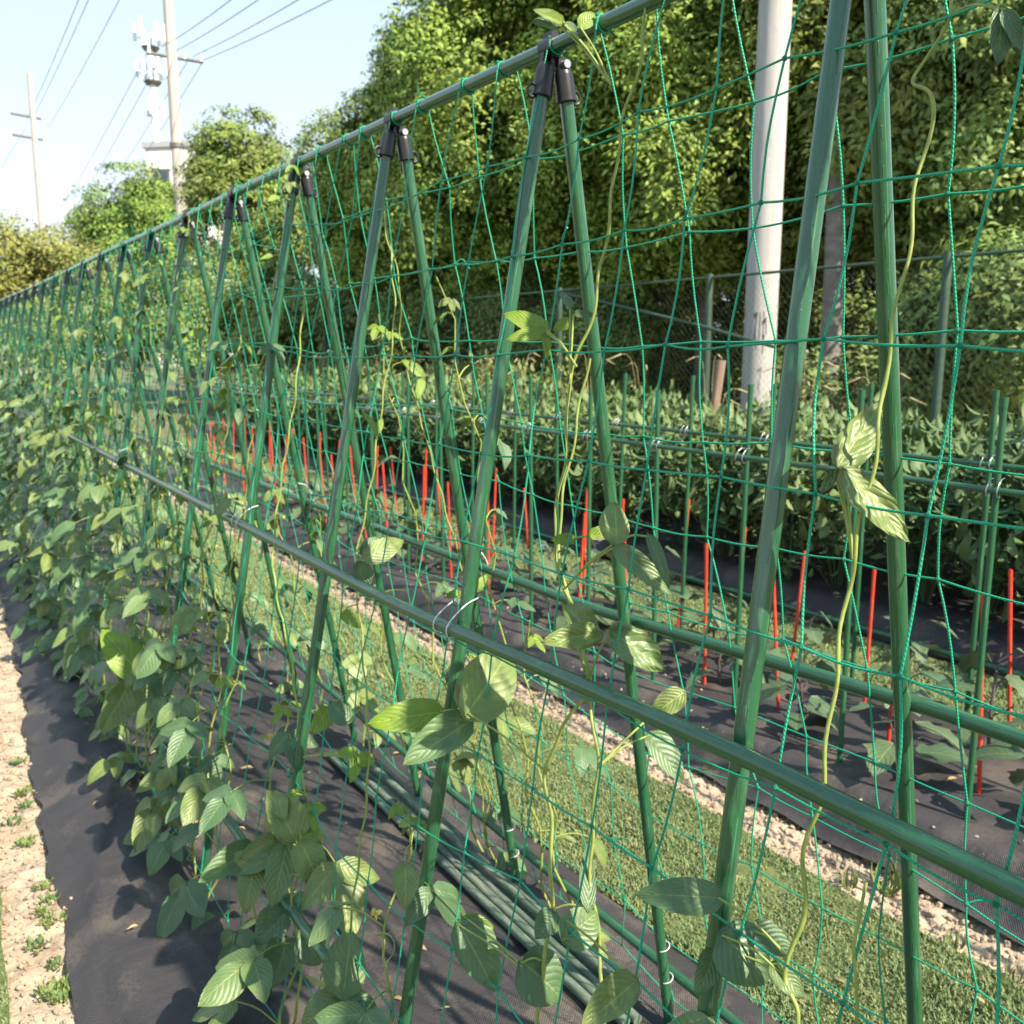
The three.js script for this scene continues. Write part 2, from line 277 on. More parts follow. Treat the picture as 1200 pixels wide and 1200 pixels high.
// ------------------------------------------------------------------ bean trellis
const Z0 = -0.629, DZ = 0.5, FRAMES = []; for (let n = -4; n <= 20; n++) FRAMES.push(Z0 - DZ * n);
const railTop = (z) => V(TX + 0.006 * (vn(z * 0.7, 2, 91) - 0.5), TY + 0.012 * (vn(z * 0.9, 5, 92) - 0.5), z);
const lift = (z, a) => a * Math.min(1, Math.max(0, (z + 1.25) / 0.7));
const railFront = (z) => V(frontX(0.916) - 0.022, 0.916 + lift(z, 0.028) - 0.02 * Math.max(0, vn(z * 0.5, 1, 93) - 0.6), z);
const railRear = (z) => V(rearX(0.865) + 0.022, 0.865 + lift(z, 0.036), z);
const railLowRear = (z) => V(rearX(0.19) + 0.024, 0.175 + 0.012 * Math.sin(z * 1.3), z);
const railLowFront = (z) => V(frontX(0.31) - 0.024, 0.30 + 0.015 * Math.sin(z * 1.1 + 1), z);
const trellis = thing('bean_trellis', 'long A-frame trellis of green coated stakes with black hinge clips along ridge', 'trellis');
const leg = (top, foot) => new MB().tube([top, V().lerpVectors(top, foot, 0.33), V().lerpVectors(top, foot, 0.66), foot], 0.0102, 14).geo();
const span = (fn, z0, z1, n) => { const a = []; for (let k = 0; k <= n; k++) a.push(fn(z0 + (z1 - z0) * k / n)); return a; };
mesh('top_rail', new MB().tube(span(railTop, 1.6, -11.5, 90), 0.0105, 14).geo(), M.stake, trellis);
for (const [f, z1] of [[railFront, -7], [railRear, -10], [railLowRear, -9], [railLowFront, -6.5]]) mesh('side_rail', new MB().tube(span(f, 1.3, z1, 90), 0.0098, 12).geo(), M.rail, trellis);
const sock = new THREE.LatheGeometry([[0.0001, 0.003], [0.0085, 0.0025], [0.0115, -0.004], [0.0135, -0.010], [0.0146, -0.038], [0.0151, -0.043], [0.0151, -0.0455], [0.0112, -0.0455], [0.0104, -0.036]].map(([x, y]) => new THREE.Vector2(x, y)), 18);
FRAMES.forEach((z, n) => {
  const j = (s) => (hash2(n, s, 7) - 0.5), A = railTop(z);
  const hf = V(A.x - 0.010, A.y - 0.024, z + 0.004), hr = V(A.x + 0.013, A.y - 0.027, z + 0.012);
  let zf = j(1) * 0.05, zr = j(2) * 0.05; if (n === 4) { zf = 0.10; zr = 0.0; } if (n === 5) { zf = 0; zr = 0.0; }
  const ff = V(frontX(-0.05) + j(3) * 0.03, -0.05, z + zf), fr = V(rearX(-0.05) + j(4) * 0.03, -0.05, z + zr);
  if (n === 4) fr.x += 0.03;
  const td = (a, b) => V().subVectors(b, a).normalize(), df = td(hf, ff), dr = td(hr, fr);
  mesh('stake', leg(hf.clone().addScaledVector(df, 0.03), ff), M.stake, trellis);
  mesh('stake', leg(hr.clone().addScaledVector(dr, 0.03), fr), M.stake, trellis);
  const m = new MB(), q = new THREE.Quaternion(), mt = new THREE.Matrix4();
  for (const [h, d, s] of [[hf, df, -1], [hr, dr, 1]]) {
    q.setFromUnitVectors(V(0, -1, 0), d); mt.compose(h, q, V(1, 1, 1)); m.add(sock, mt);
    const c = h.clone().addScaledVector(d, 0.037).add(V(s * 0.017, 0, 0)); m.add(new THREE.TorusGeometry(0.0075, 0.0022, 6, 12), new THREE.Matrix4().compose(c, q, V(1, 1.2, 1)));
    m.box(0.014, 0.022, 0.008, h.x, h.y + 0.004, h.z + (s > 0 ? -0.004 : -0.002));
  }
  m.tube([V(A.x, A.y, z + 0.014), V(A.x, A.y, z - 0.012)], 0.0145, 16);
  m.box(0.012, 0.008, 0.022, A.x, A.y + 0.016, z); m.box(0.02, 0.022, 0.012, A.x, A.y - 0.018, z);
  const cl = mesh('hinge_clip', m.geo(), M.black, trellis);
  mesh('bolt', new MB().tube([V(hr.x - 0.001, hr.y + 0.003, hr.z + 0.004), V(hr.x - 0.001, hr.y + 0.003, hr.z + 0.0125)], 0.0058, 10).geo(), M.bolt, cl);
  // bent wire ties holding the rails
  const tie = (pts) => mesh('wire_tie', new MB().tube(curve(pts, 22), 0.0010, 6).geo(), M.wire, trellis);
  const lf = (y) => V(hf.x, hf.y, hf.z).lerp(ff, (hf.y - y) / (hf.y - ff.y)), lr = (y) => hr.clone().lerp(fr, (hr.y - y) / (hr.y - fr.y));
  if ([5, 7, 10].includes(n)) { const p = railFront(z), l = lf(p.y + 0.036); for (const s of [0.016, -0.016]) tie([V(l.x + 0.012, l.y + 0.004, l.z + s * 0.7), V(l.x - 0.012, l.y - 0.002, l.z + s), V(p.x - 0.011, p.y + 0.006, p.z + s * 1.2), V(p.x - 0.009, p.y - 0.009, p.z + s * 1.2), V(p.x + 0.006, p.y - 0.010, p.z + s)]); }
  if ([6, 8, 11].includes(n)) { const p = railRear(z), l = lr(p.y + 0.05); tie([V(l.x - 0.012, l.y + 0.01, l.z + 0.012), V(l.x + 0.014, l.y, l.z + 0.014), V(p.x + 0.011, p.y + 0.004, p.z + 0.02), V(p.x, p.y - 0.011, p.z + 0.02)]); }
  if (n === 5 || n === 6) for (const y of [0.235, 0.165]) { const c = lr(y), a = []; for (let k = 0; k <= 12; k++) { const t = k / 12 * 6.283; a.push(V(c.x + 0.0125 * Math.cos(t) + 0.004, c.y + 0.004 * Math.cos(t), c.z + 0.0125 * Math.sin(t))); } tie(a); }
});

// knotted nets, one sheet down each side
function netSheet(name, label, side, cols, rows, z0, pitch, drop) {
  const mb = new MB(), N = (s, i, j) => vn(i * 0.35 + 50, j * 0.4 + 50, s) - 0.5, H = (s, i, j) => hash2(i + 500, j, s) - 0.5, s0 = side < 0 ? 200 : 300, P = [];
  for (let i = 0; i <= cols; i++) {
    P.push([]);
    for (let j = 0; j <= rows; j++) {
      const low = j / rows;
      const y = j === 0 ? TY + 0.006 : TY - 0.012 - drop * j + 0.035 * N(s0, i * 0.6, 0.3 * j) + 0.012 * H(s0 + 1, i, j) + (low > 0.6 ? 0.05 * N(s0 + 8, i * 2, j) : 0);
      const z = z0 - pitch * i + 0.06 * N(s0 + 2, i, j) + 0.012 * ((i + j) & 1 ? 1 : -1) * (0.6 + N(s0 + 3, i * 0.7, j * 0.7)) + 0.018 * H(s0 + 4, i, j);
      const o = 0.013 + 0.035 * low * (N(s0 + 5, i, j)) + 0.008 * H(s0 + 6, i, j);
      P[i].push(j === 0 ? V(TX + side * 0.010, y, z) : V((side < 0 ? frontX(y) : rearX(y)) + side * Math.max(0.0125, o), Math.max(0.09, y), z));
    }
  }
  const go = (a, b, near, s) => { const n = near ? 5 : 2, pts = [], c = a.distanceTo(b) * 0.045; for (let k = 0; k <= n; k++) { const t = k / n, p = V().lerpVectors(a, b, t); p.z += Math.sin(t * Math.PI) * c * s; p.y += Math.sin(t * Math.PI * 2) * c * s * 0.3; pts.push(p); } mb.tube(pts, 0.0013, near ? 6 : 4, false); };
  const knot = new THREE.IcosahedronGeometry(0.0029, 1);
  for (let i = 0; i <= cols; i++) for (let j = 0; j <= rows; j++) {
    const p = P[i][j], near = p.z > -3.2 && p.z < -0.2, s = H(s0 + 7, i, j) * 2;
    if (j < rows) go(p, P[i][j + 1], near, s);
    if (i < cols && j > 0) { const q = P[i + 1][j], n = near ? 5 : 2, pts = []; for (let k = 0; k <= n; k++) { const t = k / n, w = V().lerpVectors(p, q, t); w.y -= Math.sin(t * Math.PI) * 0.0022 * (1 + s); pts.push(w); } mb.tube(pts, 0.0013, near ? 6 : 4, false); }
    if (near) mb.add(knot, new THREE.Matrix4().makeTranslation(p.x, p.y, p.z));
    if (j === 0 && p.z > -6 && H(s0 + 14, i, 2) > 0.1) { const a = []; for (let k = 0; k <= 9; k++) { const t = k / 9 * 5.6 + 1.5; a.push(V(TX + 0.0122 * Math.cos(t), railTop(p.z).y + 0.0122 * Math.sin(t), p.z + k * 0.0012)); } if (H(s0 + 9, i, 3) > -0.1) a.push(V(TX + side * 0.02, TY + 0.02 + 0.02 * H(s0 + 10, i, 1), p.z + 0.02), V(TX + side * 0.028, TY + 0.035 + 0.05 * H(s0 + 11, i, 1), p.z + 0.035)); mb.tube(a, 0.00125, 5, false); }
    else if (near && j > 0 && H(s0 + 12, i, j) > 0.44) { const a = [p.clone(), V(p.x + side * 0.008, p.y + 0.008, p.z + 0.012), V(p.x + side * 0.014, p.y + 0.004 + 0.03 * H(s0 + 13, i, j), p.z + 0.03)]; mb.tube(curve(a, 5), 0.0012, 5); }
  }
  return tag(mesh(name, mb.geo(), M.cord), label, 'net');
}
netSheet('climbing_net', 'green knotted cord net hung on the trellis side with the sunlit bean leaves', -1, 98, 12, 1.1, 0.118, 0.136);
netSheet('climbing_net', 'green knotted cord net hung on the trellis side over the turf path', 1, 98, 12, 1.1, 0.118, 0.134);

// loose stakes lying on the sheet below the net
for (let k = 0; k < 6; k++) {
  const x = 0.99 + 0.022 * k + (k > 4 ? -0.05 : 0), y = 0.080 + (k > 4 ? 0.022 : 0) + 0.001 * k, z = -1.12 - 0.14 * hash2(k, 2, 5), s = 0.03 * (hash2(k, 3, 5) - 0.5);
  const t = thing('loose_stake', 'dusty green stake lying in the bundle on the black sheet under the trellis', 'stake', [x, y, z], 0, 'spare stakes laid under the trellis');
  mesh('tube', new MB().tube([V(0, 0, 0), V(s * 0.5, 0, -0.65), V(s, 0.001 * k, -1.3)], 0.0102, 12).geo(), M.oldStake, t);
  if (k === 2) t.userData.label = 'dusty green stake with a white end cap in the bundle under the trellis', mesh('end_cap', new MB().tube([V(s, 0.002, -1.295), V(s, 0.002, -1.33)], 0.0115, 12).geo(), M.wire, t);
  else mesh('end_cap', new MB().tube([V(s, 0.001 * k, -1.29), V(s, 0.001 * k, -1.32)], 0.0108, 12).geo(), M.stake, t);
}

// ------------------------------------------------------------------ bean plants
function leafGeo(W, nx, ny, fold, droop, seed, lobe = 0, crinkle = 0) {   // unit length along +y, face towards +z
  const p = [], u = [], ix = [];
  for (let j = 0; j <= ny; j++) for (let i = 0; i <= nx; i++) {
    const t = j / ny, s = i / nx * 2 - 1, skew = 1 + 0.16 * (seed % 3 - 1) * Math.sign(s);
    let w = W * Math.pow(t, 0.42) * Math.pow(1 - t, 0.84) * 1.76 * skew; w *= 1 + lobe * 0.22 * Math.sin(t * 16 + seed);
    if (j === 0) w = 0.012; if (j === ny) w = 0.004;
    const a = Math.abs(s), bend = droop * t * t, wave = 0.025 * Math.sin(t * 9 + seed * 2) * a * a + crinkle * (vn(s * 3 + 9, t * 7 + seed, 71 + seed) - 0.5) * (0.35 + a);
    const back = 0.10 * W * Math.max(0, 1 - t * 5) * a;
    p.push(s * w * 0.5 * Math.cos(fold * a * 0.7), t - back - bend * 0.18 * t, a * w * 0.5 * Math.sin(fold) - bend + wave + 0.02 * Math.sin(t * 3.1) * (1 - a)); u.push(s * 0.5 + 0.5, t);
  }
  for (let j = 0; j < ny; j++) for (let i = 0; i < nx; i++) { const a = j * (nx + 1) + i, b = a + nx + 1; ix.push(a, a + 1, b, b, a + 1, b + 1); }
  const g = new THREE.BufferGeometry(); g.setAttribute('position', new THREE.Float32BufferAttribute(p, 3)); g.setAttribute('uv', new THREE.Float32BufferAttribute(u, 2)); g.setIndex(ix); g.computeVertexNormals(); return g;
}
const LG = [leafGeo(0.74, 4, 7, 0.30, 0.12, 0), leafGeo(0.82, 4, 7, 0.14, 0.30, 1), leafGeo(0.66, 4, 7, 0.42, 0.05, 2), leafGeo(0.78, 4, 7, -0.12, 0.22, 3), leafGeo(0.70, 4, 7, 0.22, 0.42, 4)];
const HG = [leafGeo(0.78, 8, 12, 0.22, 0.14, 0, 0, 0.03), leafGeo(0.84, 8, 12, 0.10, 0.24, 1, 0, 0.03), leafGeo(0.72, 8, 12, 0.34, 0.10, 2, 0, 0.03)];
const CG = [leafGeo(0.72, 10, 16, 0.24, 0.06, 1, 0, 0.15), leafGeo(0.80, 10, 16, 0.20, 0.10, 2, 0, 0.15)];
const bX = V(), bM4 = new THREE.Matrix4();
function putLeaf(parent, base, tip, normal, width, geo, mat, label) {
  const d = V().subVectors(tip, base), L = d.length(); d.normalize();
  const n = normal.clone().addScaledVector(d, -normal.dot(d)).normalize(); bX.crossVectors(d, n).normalize();
  const m = mesh('leaf', geo, mat, parent); bM4.makeBasis(bX, d, n); m.quaternion.setFromRotationMatrix(bM4); m.position.copy(base); m.scale.set(L * width, L, L * Math.min(1.1, width)); if (label) m.userData.label = label; return m;
}
const OUTF = V(-0.95, 0.2, 0.2).normalize();
function trifoliate(plant, mb, at, out, size, r, matSet, petiole) {   // at and out in the plant's own space
  const pl = petiole ?? size * rr(0.7, 1.3, r), node = at.clone().addScaledVector(out, pl).add(V(0, -pl * 0.15 + rr(-0.01, 0.02, r), 0));
  const midp = at.clone().lerp(node, 0.5).add(V(0, pl * 0.12, 0));
  mb.tube(curve([at, midp, node], 5), (t) => 0.0019 - 0.0006 * t, 5, false);
  const h = V(out.x, 0, out.z).normalize(), sideV = V(-h.z, 0, h.x);
  const mat = pick(matSet, r), tilt = rr(0.15, 1.05, r);
  const nrm = V(h.x * Math.sin(tilt), Math.cos(tilt), h.z * Math.sin(tilt)).addScaledVector(SUN, 1.15).add(V(rr(-.4, .4, r), rr(-.2, .2, r), rr(-.4, .4, r))).normalize();
  const fwd = V(h.x * Math.cos(tilt), -Math.sin(tilt), h.z * Math.cos(tilt)).addScaledVector(sideV, rr(-0.25, 0.25, r)).normalize();
  const b1 = node.clone().addScaledVector(fwd, size * 0.22); mb.tube([node, b1], 0.0012, 4, false);
  const jig = () => nrm.clone().add(V(rr(-.28, .28, r), rr(-.2, .2, r), rr(-.28, .28, r)));
  putLeaf(plant, b1, b1.clone().addScaledVector(fwd, size), jig(), rr(0.92, 1.1, r), pick(LG, r), mat);
  for (const s of [-1, 1]) { if (r() < 0.06) continue; const dd = fwd.clone().multiplyScalar(0.42).addScaledVector(sideV, s).add(V(0, rr(-0.5, 0.1, r), 0)).normalize(), ls = size * rr(0.78, 1.0, r); putLeaf(plant, node, node.clone().addScaledVector(dd, ls), jig(), rr(0.9, 1.1, r), pick(LG, r), mat); }
}
function beanPlant(side, z, height, nTri, size, seed, label, group, opt = {}) {
  const r = rngOf(seed * 7919 + 13), x0 = side < 0 ? frontX(0.06) + 0.01 : rearX(0.06) - 0.02;
  const g = thing('bean_plant', label, 'bean plant', [x0, 0.065, z], 0, group), mb = new MB(), pts = [], n = 18, ph = r() * 6;
  const lean = rr(-0.06, 0.06, r);
  for (let k = 0; k <= n; k++) { const t = k / n, y = t * height, px = (side < 0 ? frontX(0.065 + y) : rearX(0.065 + y)) - x0; pts.push(V(px + side * 0.016 + 0.012 * Math.cos(ph + t * height * 28), y - 0.02, lean * t + 0.012 * Math.sin(ph + t * height * 28) + 0.05 * (vn(t * 4, seed, 97) - 0.5))); }
  mb.tube(pts, (t) => 0.0031 - 0.0016 * t, 6);
  const cv = new THREE.CatmullRomCurve3(pts), reach = opt.reach ?? 0.9;
  for (let k = 0; k < nTri; k++) {
    const t = Math.min(0.97, Math.pow((k + 0.3 + r() * 0.5) / nTri, opt.pow ?? 1) * reach), at = cv.getPoint(t);
    const a = side < 0 ? rr(-1.9, 1.9, r) : rr(-2.1, 2.1, r), out = V(side * Math.cos(a), rr(0.05, 0.5, r), Math.sin(a) + 0.15).normalize();
    trifoliate(g, mb, at, out, size * rr(0.75, 1.15, r) * (1 - 0.45 * Math.max(0, t - 0.75) / 0.25), r, M.leaf);
  }
  for (let k = 0; k < (opt.young ?? 2); k++) { const at = cv.getPoint(rr(0.8, 1, r)), a = rr(0, 6.28, r); trifoliate(g, mb, at, V(Math.cos(a), 0.7, Math.sin(a)).normalize(), rr(0.022, 0.045, r), r, [M.young], 0.02); }
  if (r() < 0.4) { const at = cv.getPoint(rr(0.4, 0.9, r)).add(V(side * 0.02, 0.01, 0)), f = new MB(); for (let k = 0; k < 4; k++) f.add(LG[3], new THREE.Matrix4().makeRotationFromEuler(new THREE.Euler(r() * 2, r() * 6, r() * 2)).scale(V(0.016, 0.016, 0.016)).setPosition(at)); mesh('flower', f.geo(), M.flowerYellow, g); }
  if (r() < 0.7) { const at = cv.getPoint(rr(0.5, 0.95, r)), c = []; for (let k = 0; k <= 14; k++) { const t = k / 14; c.push(at.clone().add(V(side * t * 0.05 + 0.012 * Math.cos(t * 9), 0.10 * t - 0.06 * t * t, (t * 0.12 + 0.012 * Math.sin(t * 9)) * (r() < 2 ? 1 : 1)))); } mb.tube(c, (t) => 0.0014 - 0.0008 * t, 5); }
  mesh('stem', mb.geo(), M.stem, g); return g;
}
const FL = ['leafy climbing bean plant rooted along the sunlit foot of the front net', 'climbing beans rooted on the sunlit side of the trellis'], RL = 'climbing bean plant on the net over the turf path';
let sd = 1;
for (let z = -9.2; z < -1.12; z += 0.25) {
  const d = -z, k = Math.min(1, Math.max(0, (d - 1.3) / 3.6));
  const ht = 0.46 + 0.62 * k + rr(-0.15, 0.2); const young = R() < 0.5;
  beanPlant(-1, z + rr(-0.06, 0.06), ht, Math.round(7 + 5 * k + rr(-1, 3)), 0.084 + 0.016 * R(), sd++, FL[0], FL[1], { reach: 0.97, pow: 1.0 + 0.25 * k, young: 3 });
}
for (let z = -9; z < -1.1; z += 0.36) { const k = Math.min(1, Math.max(0, (-z - 1.2) / 4)); beanPlant(1, z + rr(-0.06, 0.06), 0.55 + 0.5 * k + rr(-0.1, 0.2), Math.round(4 + 6 * k), 0.075, sd++, RL, 'climbing beans on the turf side of the trellis', { reach: 0.95 }); }
for (let z = 1.4; z > -0.45; z -= 0.3) { beanPlant(-1, z, rr(0.6, 0.9), 8, 0.085, sd++, 'leafy climbing bean plant past the near ends of the loose stake bundle', 'beans past the ends of the loose stakes', { young: 0 }); }
// thin leaders winding up the cords
for (let k = 0; k < 24; k++) { const z = -1.5 - 0.33 * k + rr(-0.1, 0.1); const p = beanPlant(R() < 0.75 ? -1 : 1, z, rr(1.3, 1.72), 7, 0.055, sd++, 'slender pale bean vine wound high up a net cord', 'pale bean vines climbing to the top rail', { reach: 0.99, pow: 0.6, young: 4 }); }

// vines near the camera, read off the photograph and placed on the net
const CAM = V(0, EYE, 0);
function vine(label, where, path, leaves, rad = 0.0026, group) {
  const pts = path.map(([u, v, o = 0.006]) => where(u, v, o)), low = pts[0];
  if (low.y > 0.10) { const fx = where === onFront ? frontX : rearX; pts.unshift(V(fx(0.06) - 0.005, 0.06, low.z - 0.02), V(fx(low.y * 0.5) - 0.01, low.y * 0.5, low.z + 0.012)); }
  const base = pts[0].clone();
  const g = thing('bean_vine', label, 'bean plant', [base.x, base.y, base.z], 0, group), loc = pts.map((p) => p.clone().sub(base)), mb = new MB(), cv = new THREE.CatmullRomCurve3(loc);
  let run = 0; const wind = cv.getPoints(loc.length * 10); for (let k = 1; k < wind.length; k++) { run += wind[k].distanceTo(wind[k - 1]); wind[k].x += 0.0021 * Math.cos(run * 62); wind[k].z += 0.0021 * Math.sin(run * 62); }
  mb.tube(wind, (t, l) => rad * (1.15 - 0.45 * t) * (1 + 0.28 * Math.pow(Math.max(0, Math.sin(l * 26)), 24)), 7);
  
  for (const [b, t, w, kind = 0, o = [0.02, 0.03], from, roll = 0] of leaves) {
    const B = where(b[0], b[1], o[0]).sub(base), toCam = CAM.clone().sub(base).sub(B).normalize();
    const nrm = toCam.clone().multiplyScalar(0.75).addScaledVector(SUN, 0.6).add(V(rr(-0.16, 0.16), rr(-0.1, 0.2), rr(-0.16, 0.16))).normalize();   // blades turn their faces to the light
    const rd = ray(t[0], t[1]), T = rd.clone().multiplyScalar(B.clone().add(base).sub(CAM).dot(nrm) / rd.dot(nrm)).add(CAM).sub(base);
    const geo = kind === 3 ? CG[0] : kind === 4 ? CG[1] : HG[Math.floor(R() * 3)], mat = kind === 2 ? M.young : kind === 1 ? M.leaf[3] : pick([M.leaf[0], M.leaf[1], M.leaf[2]]);
    const L = B.distanceTo(T), depth = B.clone().add(base).distanceTo(CAM), wm = w * depth / FOCAL; putLeaf(g, B, T, nrm, wm / L / 0.80, geo, mat, kind >= 3 ? 'crinkled glossy bean leaf with puckered surface' : undefined);
    let near; if (from) near = where(from[0], from[1], 0.008).sub(base); else { let bd = 9; for (const q of cv.getPoints(60)) { const e = q.distanceTo(B); if (e < bd) { bd = e; near = q; } } }
    if (near.distanceTo(B) > 0.004) mb.tube(curve([near, near.clone().lerp(B, 0.5).add(V(0, 0.006, 0)), B], 6), rad * 0.62, 6);
  }
  mesh('stem', mb.geo(), M.stem, g); return g;
}
vine('pale twining bean vine with a pair of crinkled shiny leaves beside thick green stake', onFront, [[930, 1260], [935, 1190], [918, 1150], [940, 1085], [942, 1010], [962, 930], [978, 800], [1000, 655], [1020, 560], [1035, 470], [1042, 400], [1058, 330], [1075, 215], [1092, 110], [1072, 95], [1085, 65], [1112, 20], [1118, -40]], [
  [[982, 548], [1037, 468], 58, 3, [0.02, 0.012], [999, 655], 0], [[990, 552], [1072, 636], 54, 4, [0.02, 0.03], [999, 655], 0], [[978, 552], [962, 578], 20, 3, [0.02, 0.03], [999, 655]],
  [[846, 1096], [910, 1152], 78, 1, [0.03, 0.05]], [[838, 1115], [818, 1170], 40, 0, [0.02, 0.03]], [[905, 1130], [945, 1168], 40, 0, [0.01, 0.02]], [[880, 1090], [935, 1120], 40, 1, [0.0, 0.005]], [[842, 1052], [742, 1046], 46, 1, [0.03, 0.05]], [[1172, 12], [1172, 76], 34, 1, [0.02, 0.03]], [[1178, 12], [1200, 60], 26, 1, [0.02, 0.03]],
], 0.0020);
vine('bean vine with broad three-part leaf hanging over the long side rail', onFront, [[628, 1260], [632, 1170], [645, 1080], [645, 960], [640, 905], [655, 860], [690, 800], [672, 720], [650, 640], [664, 520], [668, 440], [690, 385], [705, 310], [716, 240], [728, 150], [752, 60], [756, 0], [752, -40]], [
  [[548, 836], [608, 750], 82, 0, [0.045, 0.055], [640, 905]], [[516, 834], [428, 846], 46, 2, [0.03, 0.05], [548, 840]], [[550, 846], [472, 896], 62, 0, [0.03, 0.05], [548, 840]],
  [[538, 1084], [584, 1164], 62, 0, [0.04, 0.06]], [[612, 1128], [668, 1172], 72, 1, [0.03, 0.05]], [[652, 1072], [628, 1100], 40, 1, [0.02, 0.03]], [[662, 1102], [706, 1064], 52, 0, [0.02, 0.03]], [[690, 1064], [690, 984], 26, 1, [-0.02, -0.02]], [[745, 1150], [682, 1204], 54, 0, [0.03, 0.05]], [[545, 1075], [582, 1088], 24, 2, [0.03, 0.03]],
  [[640, 386], [588, 362], 30, 2, [0.02, 0.03], [676, 430]], [[640, 388], [592, 396], 22, 2, [0.02, 0.04], [676, 430]], [[640, 390], [642, 422], 18, 2, [0.02, 0.02], [676, 430]], [[668, 376], [648, 386], 18, 2, [0.01, 0.01], [668, 450]], [[668, 362], [656, 340], 18, 1, [0.01, 0.01], [668, 450]], [[672, 368], [702, 370], 12, 1, [0.01, 0.02], [668, 450]],
  [[680, 32], [701, 14], 22, 2, [0.03, 0.03], [716, 100]], [[655, 30], [622, 24], 18, 1, [0.03, 0.03], [716, 100]], [[660, 26], [624, 10], 16, 2, [0.03, 0.04], [716, 100]], [[662, 30], [680, 34], 14, 1, [0.03, 0.03], [716, 100]],
], 0.0023);
vine('bean vine with dark puckered leaves in front of a green stake', onFront, [[702, 1250, -0.05], [706, 1150, -0.04], [692, 1010, -0.03], [700, 900, -0.02], [690, 810, -0.01], [664, 700], [655, 620], [668, 540], [690, 420]], [
  [[722, 636], [722, 584], 50, 0, [0.02, 0.01], [662, 690]], [[722, 640], [791, 697], 44, 0, [0.02, 0.03], [662, 690]], [[760, 629], [786, 692], 22, 1, [0.01, 0.02], [722, 638]], [[690, 628], [733, 622], 22, 2, [0.01, 0.02]], [[672, 630], [645, 632], 20, 2, [0.01, 0.02]],
  [[702, 742], [634, 752], 44, 3, [0.02, 0.03]], [[690, 742], [660, 705], 46, 4, [0.01, 0.01]], [[716, 740], [782, 786], 64, 3, [0.02, 0.04], [692, 790]], [[800, 812], [762, 838], 34, 0, [-0.1, -0.1], [700, 900]], [[760, 862], [804, 918], 44, 0, [-0.1, -0.09], [700, 900]],
], 0.0022);
vine('low bean vine with bright three-part leaf over shaded black sheet', onFront, [[330, 1250], [352, 1150], [345, 1080], [335, 1010], [338, 960], [350, 900], [345, 800], [320, 660], [330, 560], [345, 470], [352, 400], [358, 330]], [
  [[346, 984], [314, 924], 60, 0, [0.05, 0.06]], [[336, 990], [318, 1066], 40, 0, [0.05, 0.07]], [[353, 988], [380, 1042], 46, 0, [0.05, 0.06]], [[298, 994], [232, 1034], 42, 0, [0.05, 0.09]], [[330, 1062], [372, 1048], 34, 1, [0.03, 0.04]], [[334, 1070], [300, 1108], 50, 1, [0.03, 0.05]], [[352, 1094], [380, 1130], 48, 1, [0.03, 0.05]], [[336, 1100], [320, 1160], 50, 1, [0.03, 0.06]], [[402, 1166], [414, 1084], 62, 0, [0.05, 0.05]], [[400, 1168], [452, 1206], 56, 0, [0.05, 0.07]], [[396, 1170], [352, 1204], 44, 0, [0.05, 0.07]], [[418, 885], [395, 878], 22, 2, [0.02, 0.03]], [[420, 888], [442, 892], 22, 2, [0.02, 0.03]], [[418, 890], [410, 918], 18, 2, [0.02, 0.03]],
], 0.0024);
vine('slender bean vine with long pointed leaves near the foot of the side rail', onFront, [[150, 1000], [158, 900], [165, 800], [172, 700], [185, 560], [190, 440], [205, 330], [215, 280]], [
  [[164, 792], [118, 730], 46, 2, [0.05, 0.08]], [[150, 804], [118, 860], 42, 0, [0.05, 0.08]], [[160, 796], [184, 838], 36, 0, [0.05, 0.07]], [[200, 655], [222, 640], 18, 2, [0.02, 0.03]],
], 0.0024);
vine('thin bean vine with small fresh leaves twisting between two stakes', onFront, [[420, 1010], [432, 900], [425, 760], [418, 660], [436, 560], [448, 470], [462, 380], [458, 300], [450, 245]], [
  [[425, 650], [447, 628], 24, 1, [0.02, 0.03]], [[428, 655], [478, 628], 34, 0, [0.02, 0.04]], [[420, 660], [430, 695], 30, 1, [0.01, 0.02]], [[440, 505], [424, 480], 12, 2, [0.02, 0.03]], [[440, 508], [450, 488], 12, 2, [0.02, 0.03]], [[400, 720], [425, 735], 24, 2, [0.02, 0.03]], [[385, 830], [365, 860], 30, 2, [0.02, 0.04]], [[410, 845], [385, 820], 34, 1, [0.0, 0.0]],
], 0.0018);
vine('thin bean vine with two tiny bright shoots above the rear rail', onRear, [[560, 900], [530, 780], [545, 690], [520, 590], [490, 480], [470, 400], [468, 330], [452, 270], [445, 200]], [
  [[494, 440], [470, 420], 18, 2, [0.01, 0.02]], [[494, 444], [488, 470], 14, 2, [0.01, 0.02]], [[540, 695], [520, 700], 14, 2, [0.01, 0.02]], [[560, 690], [572, 672], 14, 2, [0.01, 0.01]],
], 0.0017);

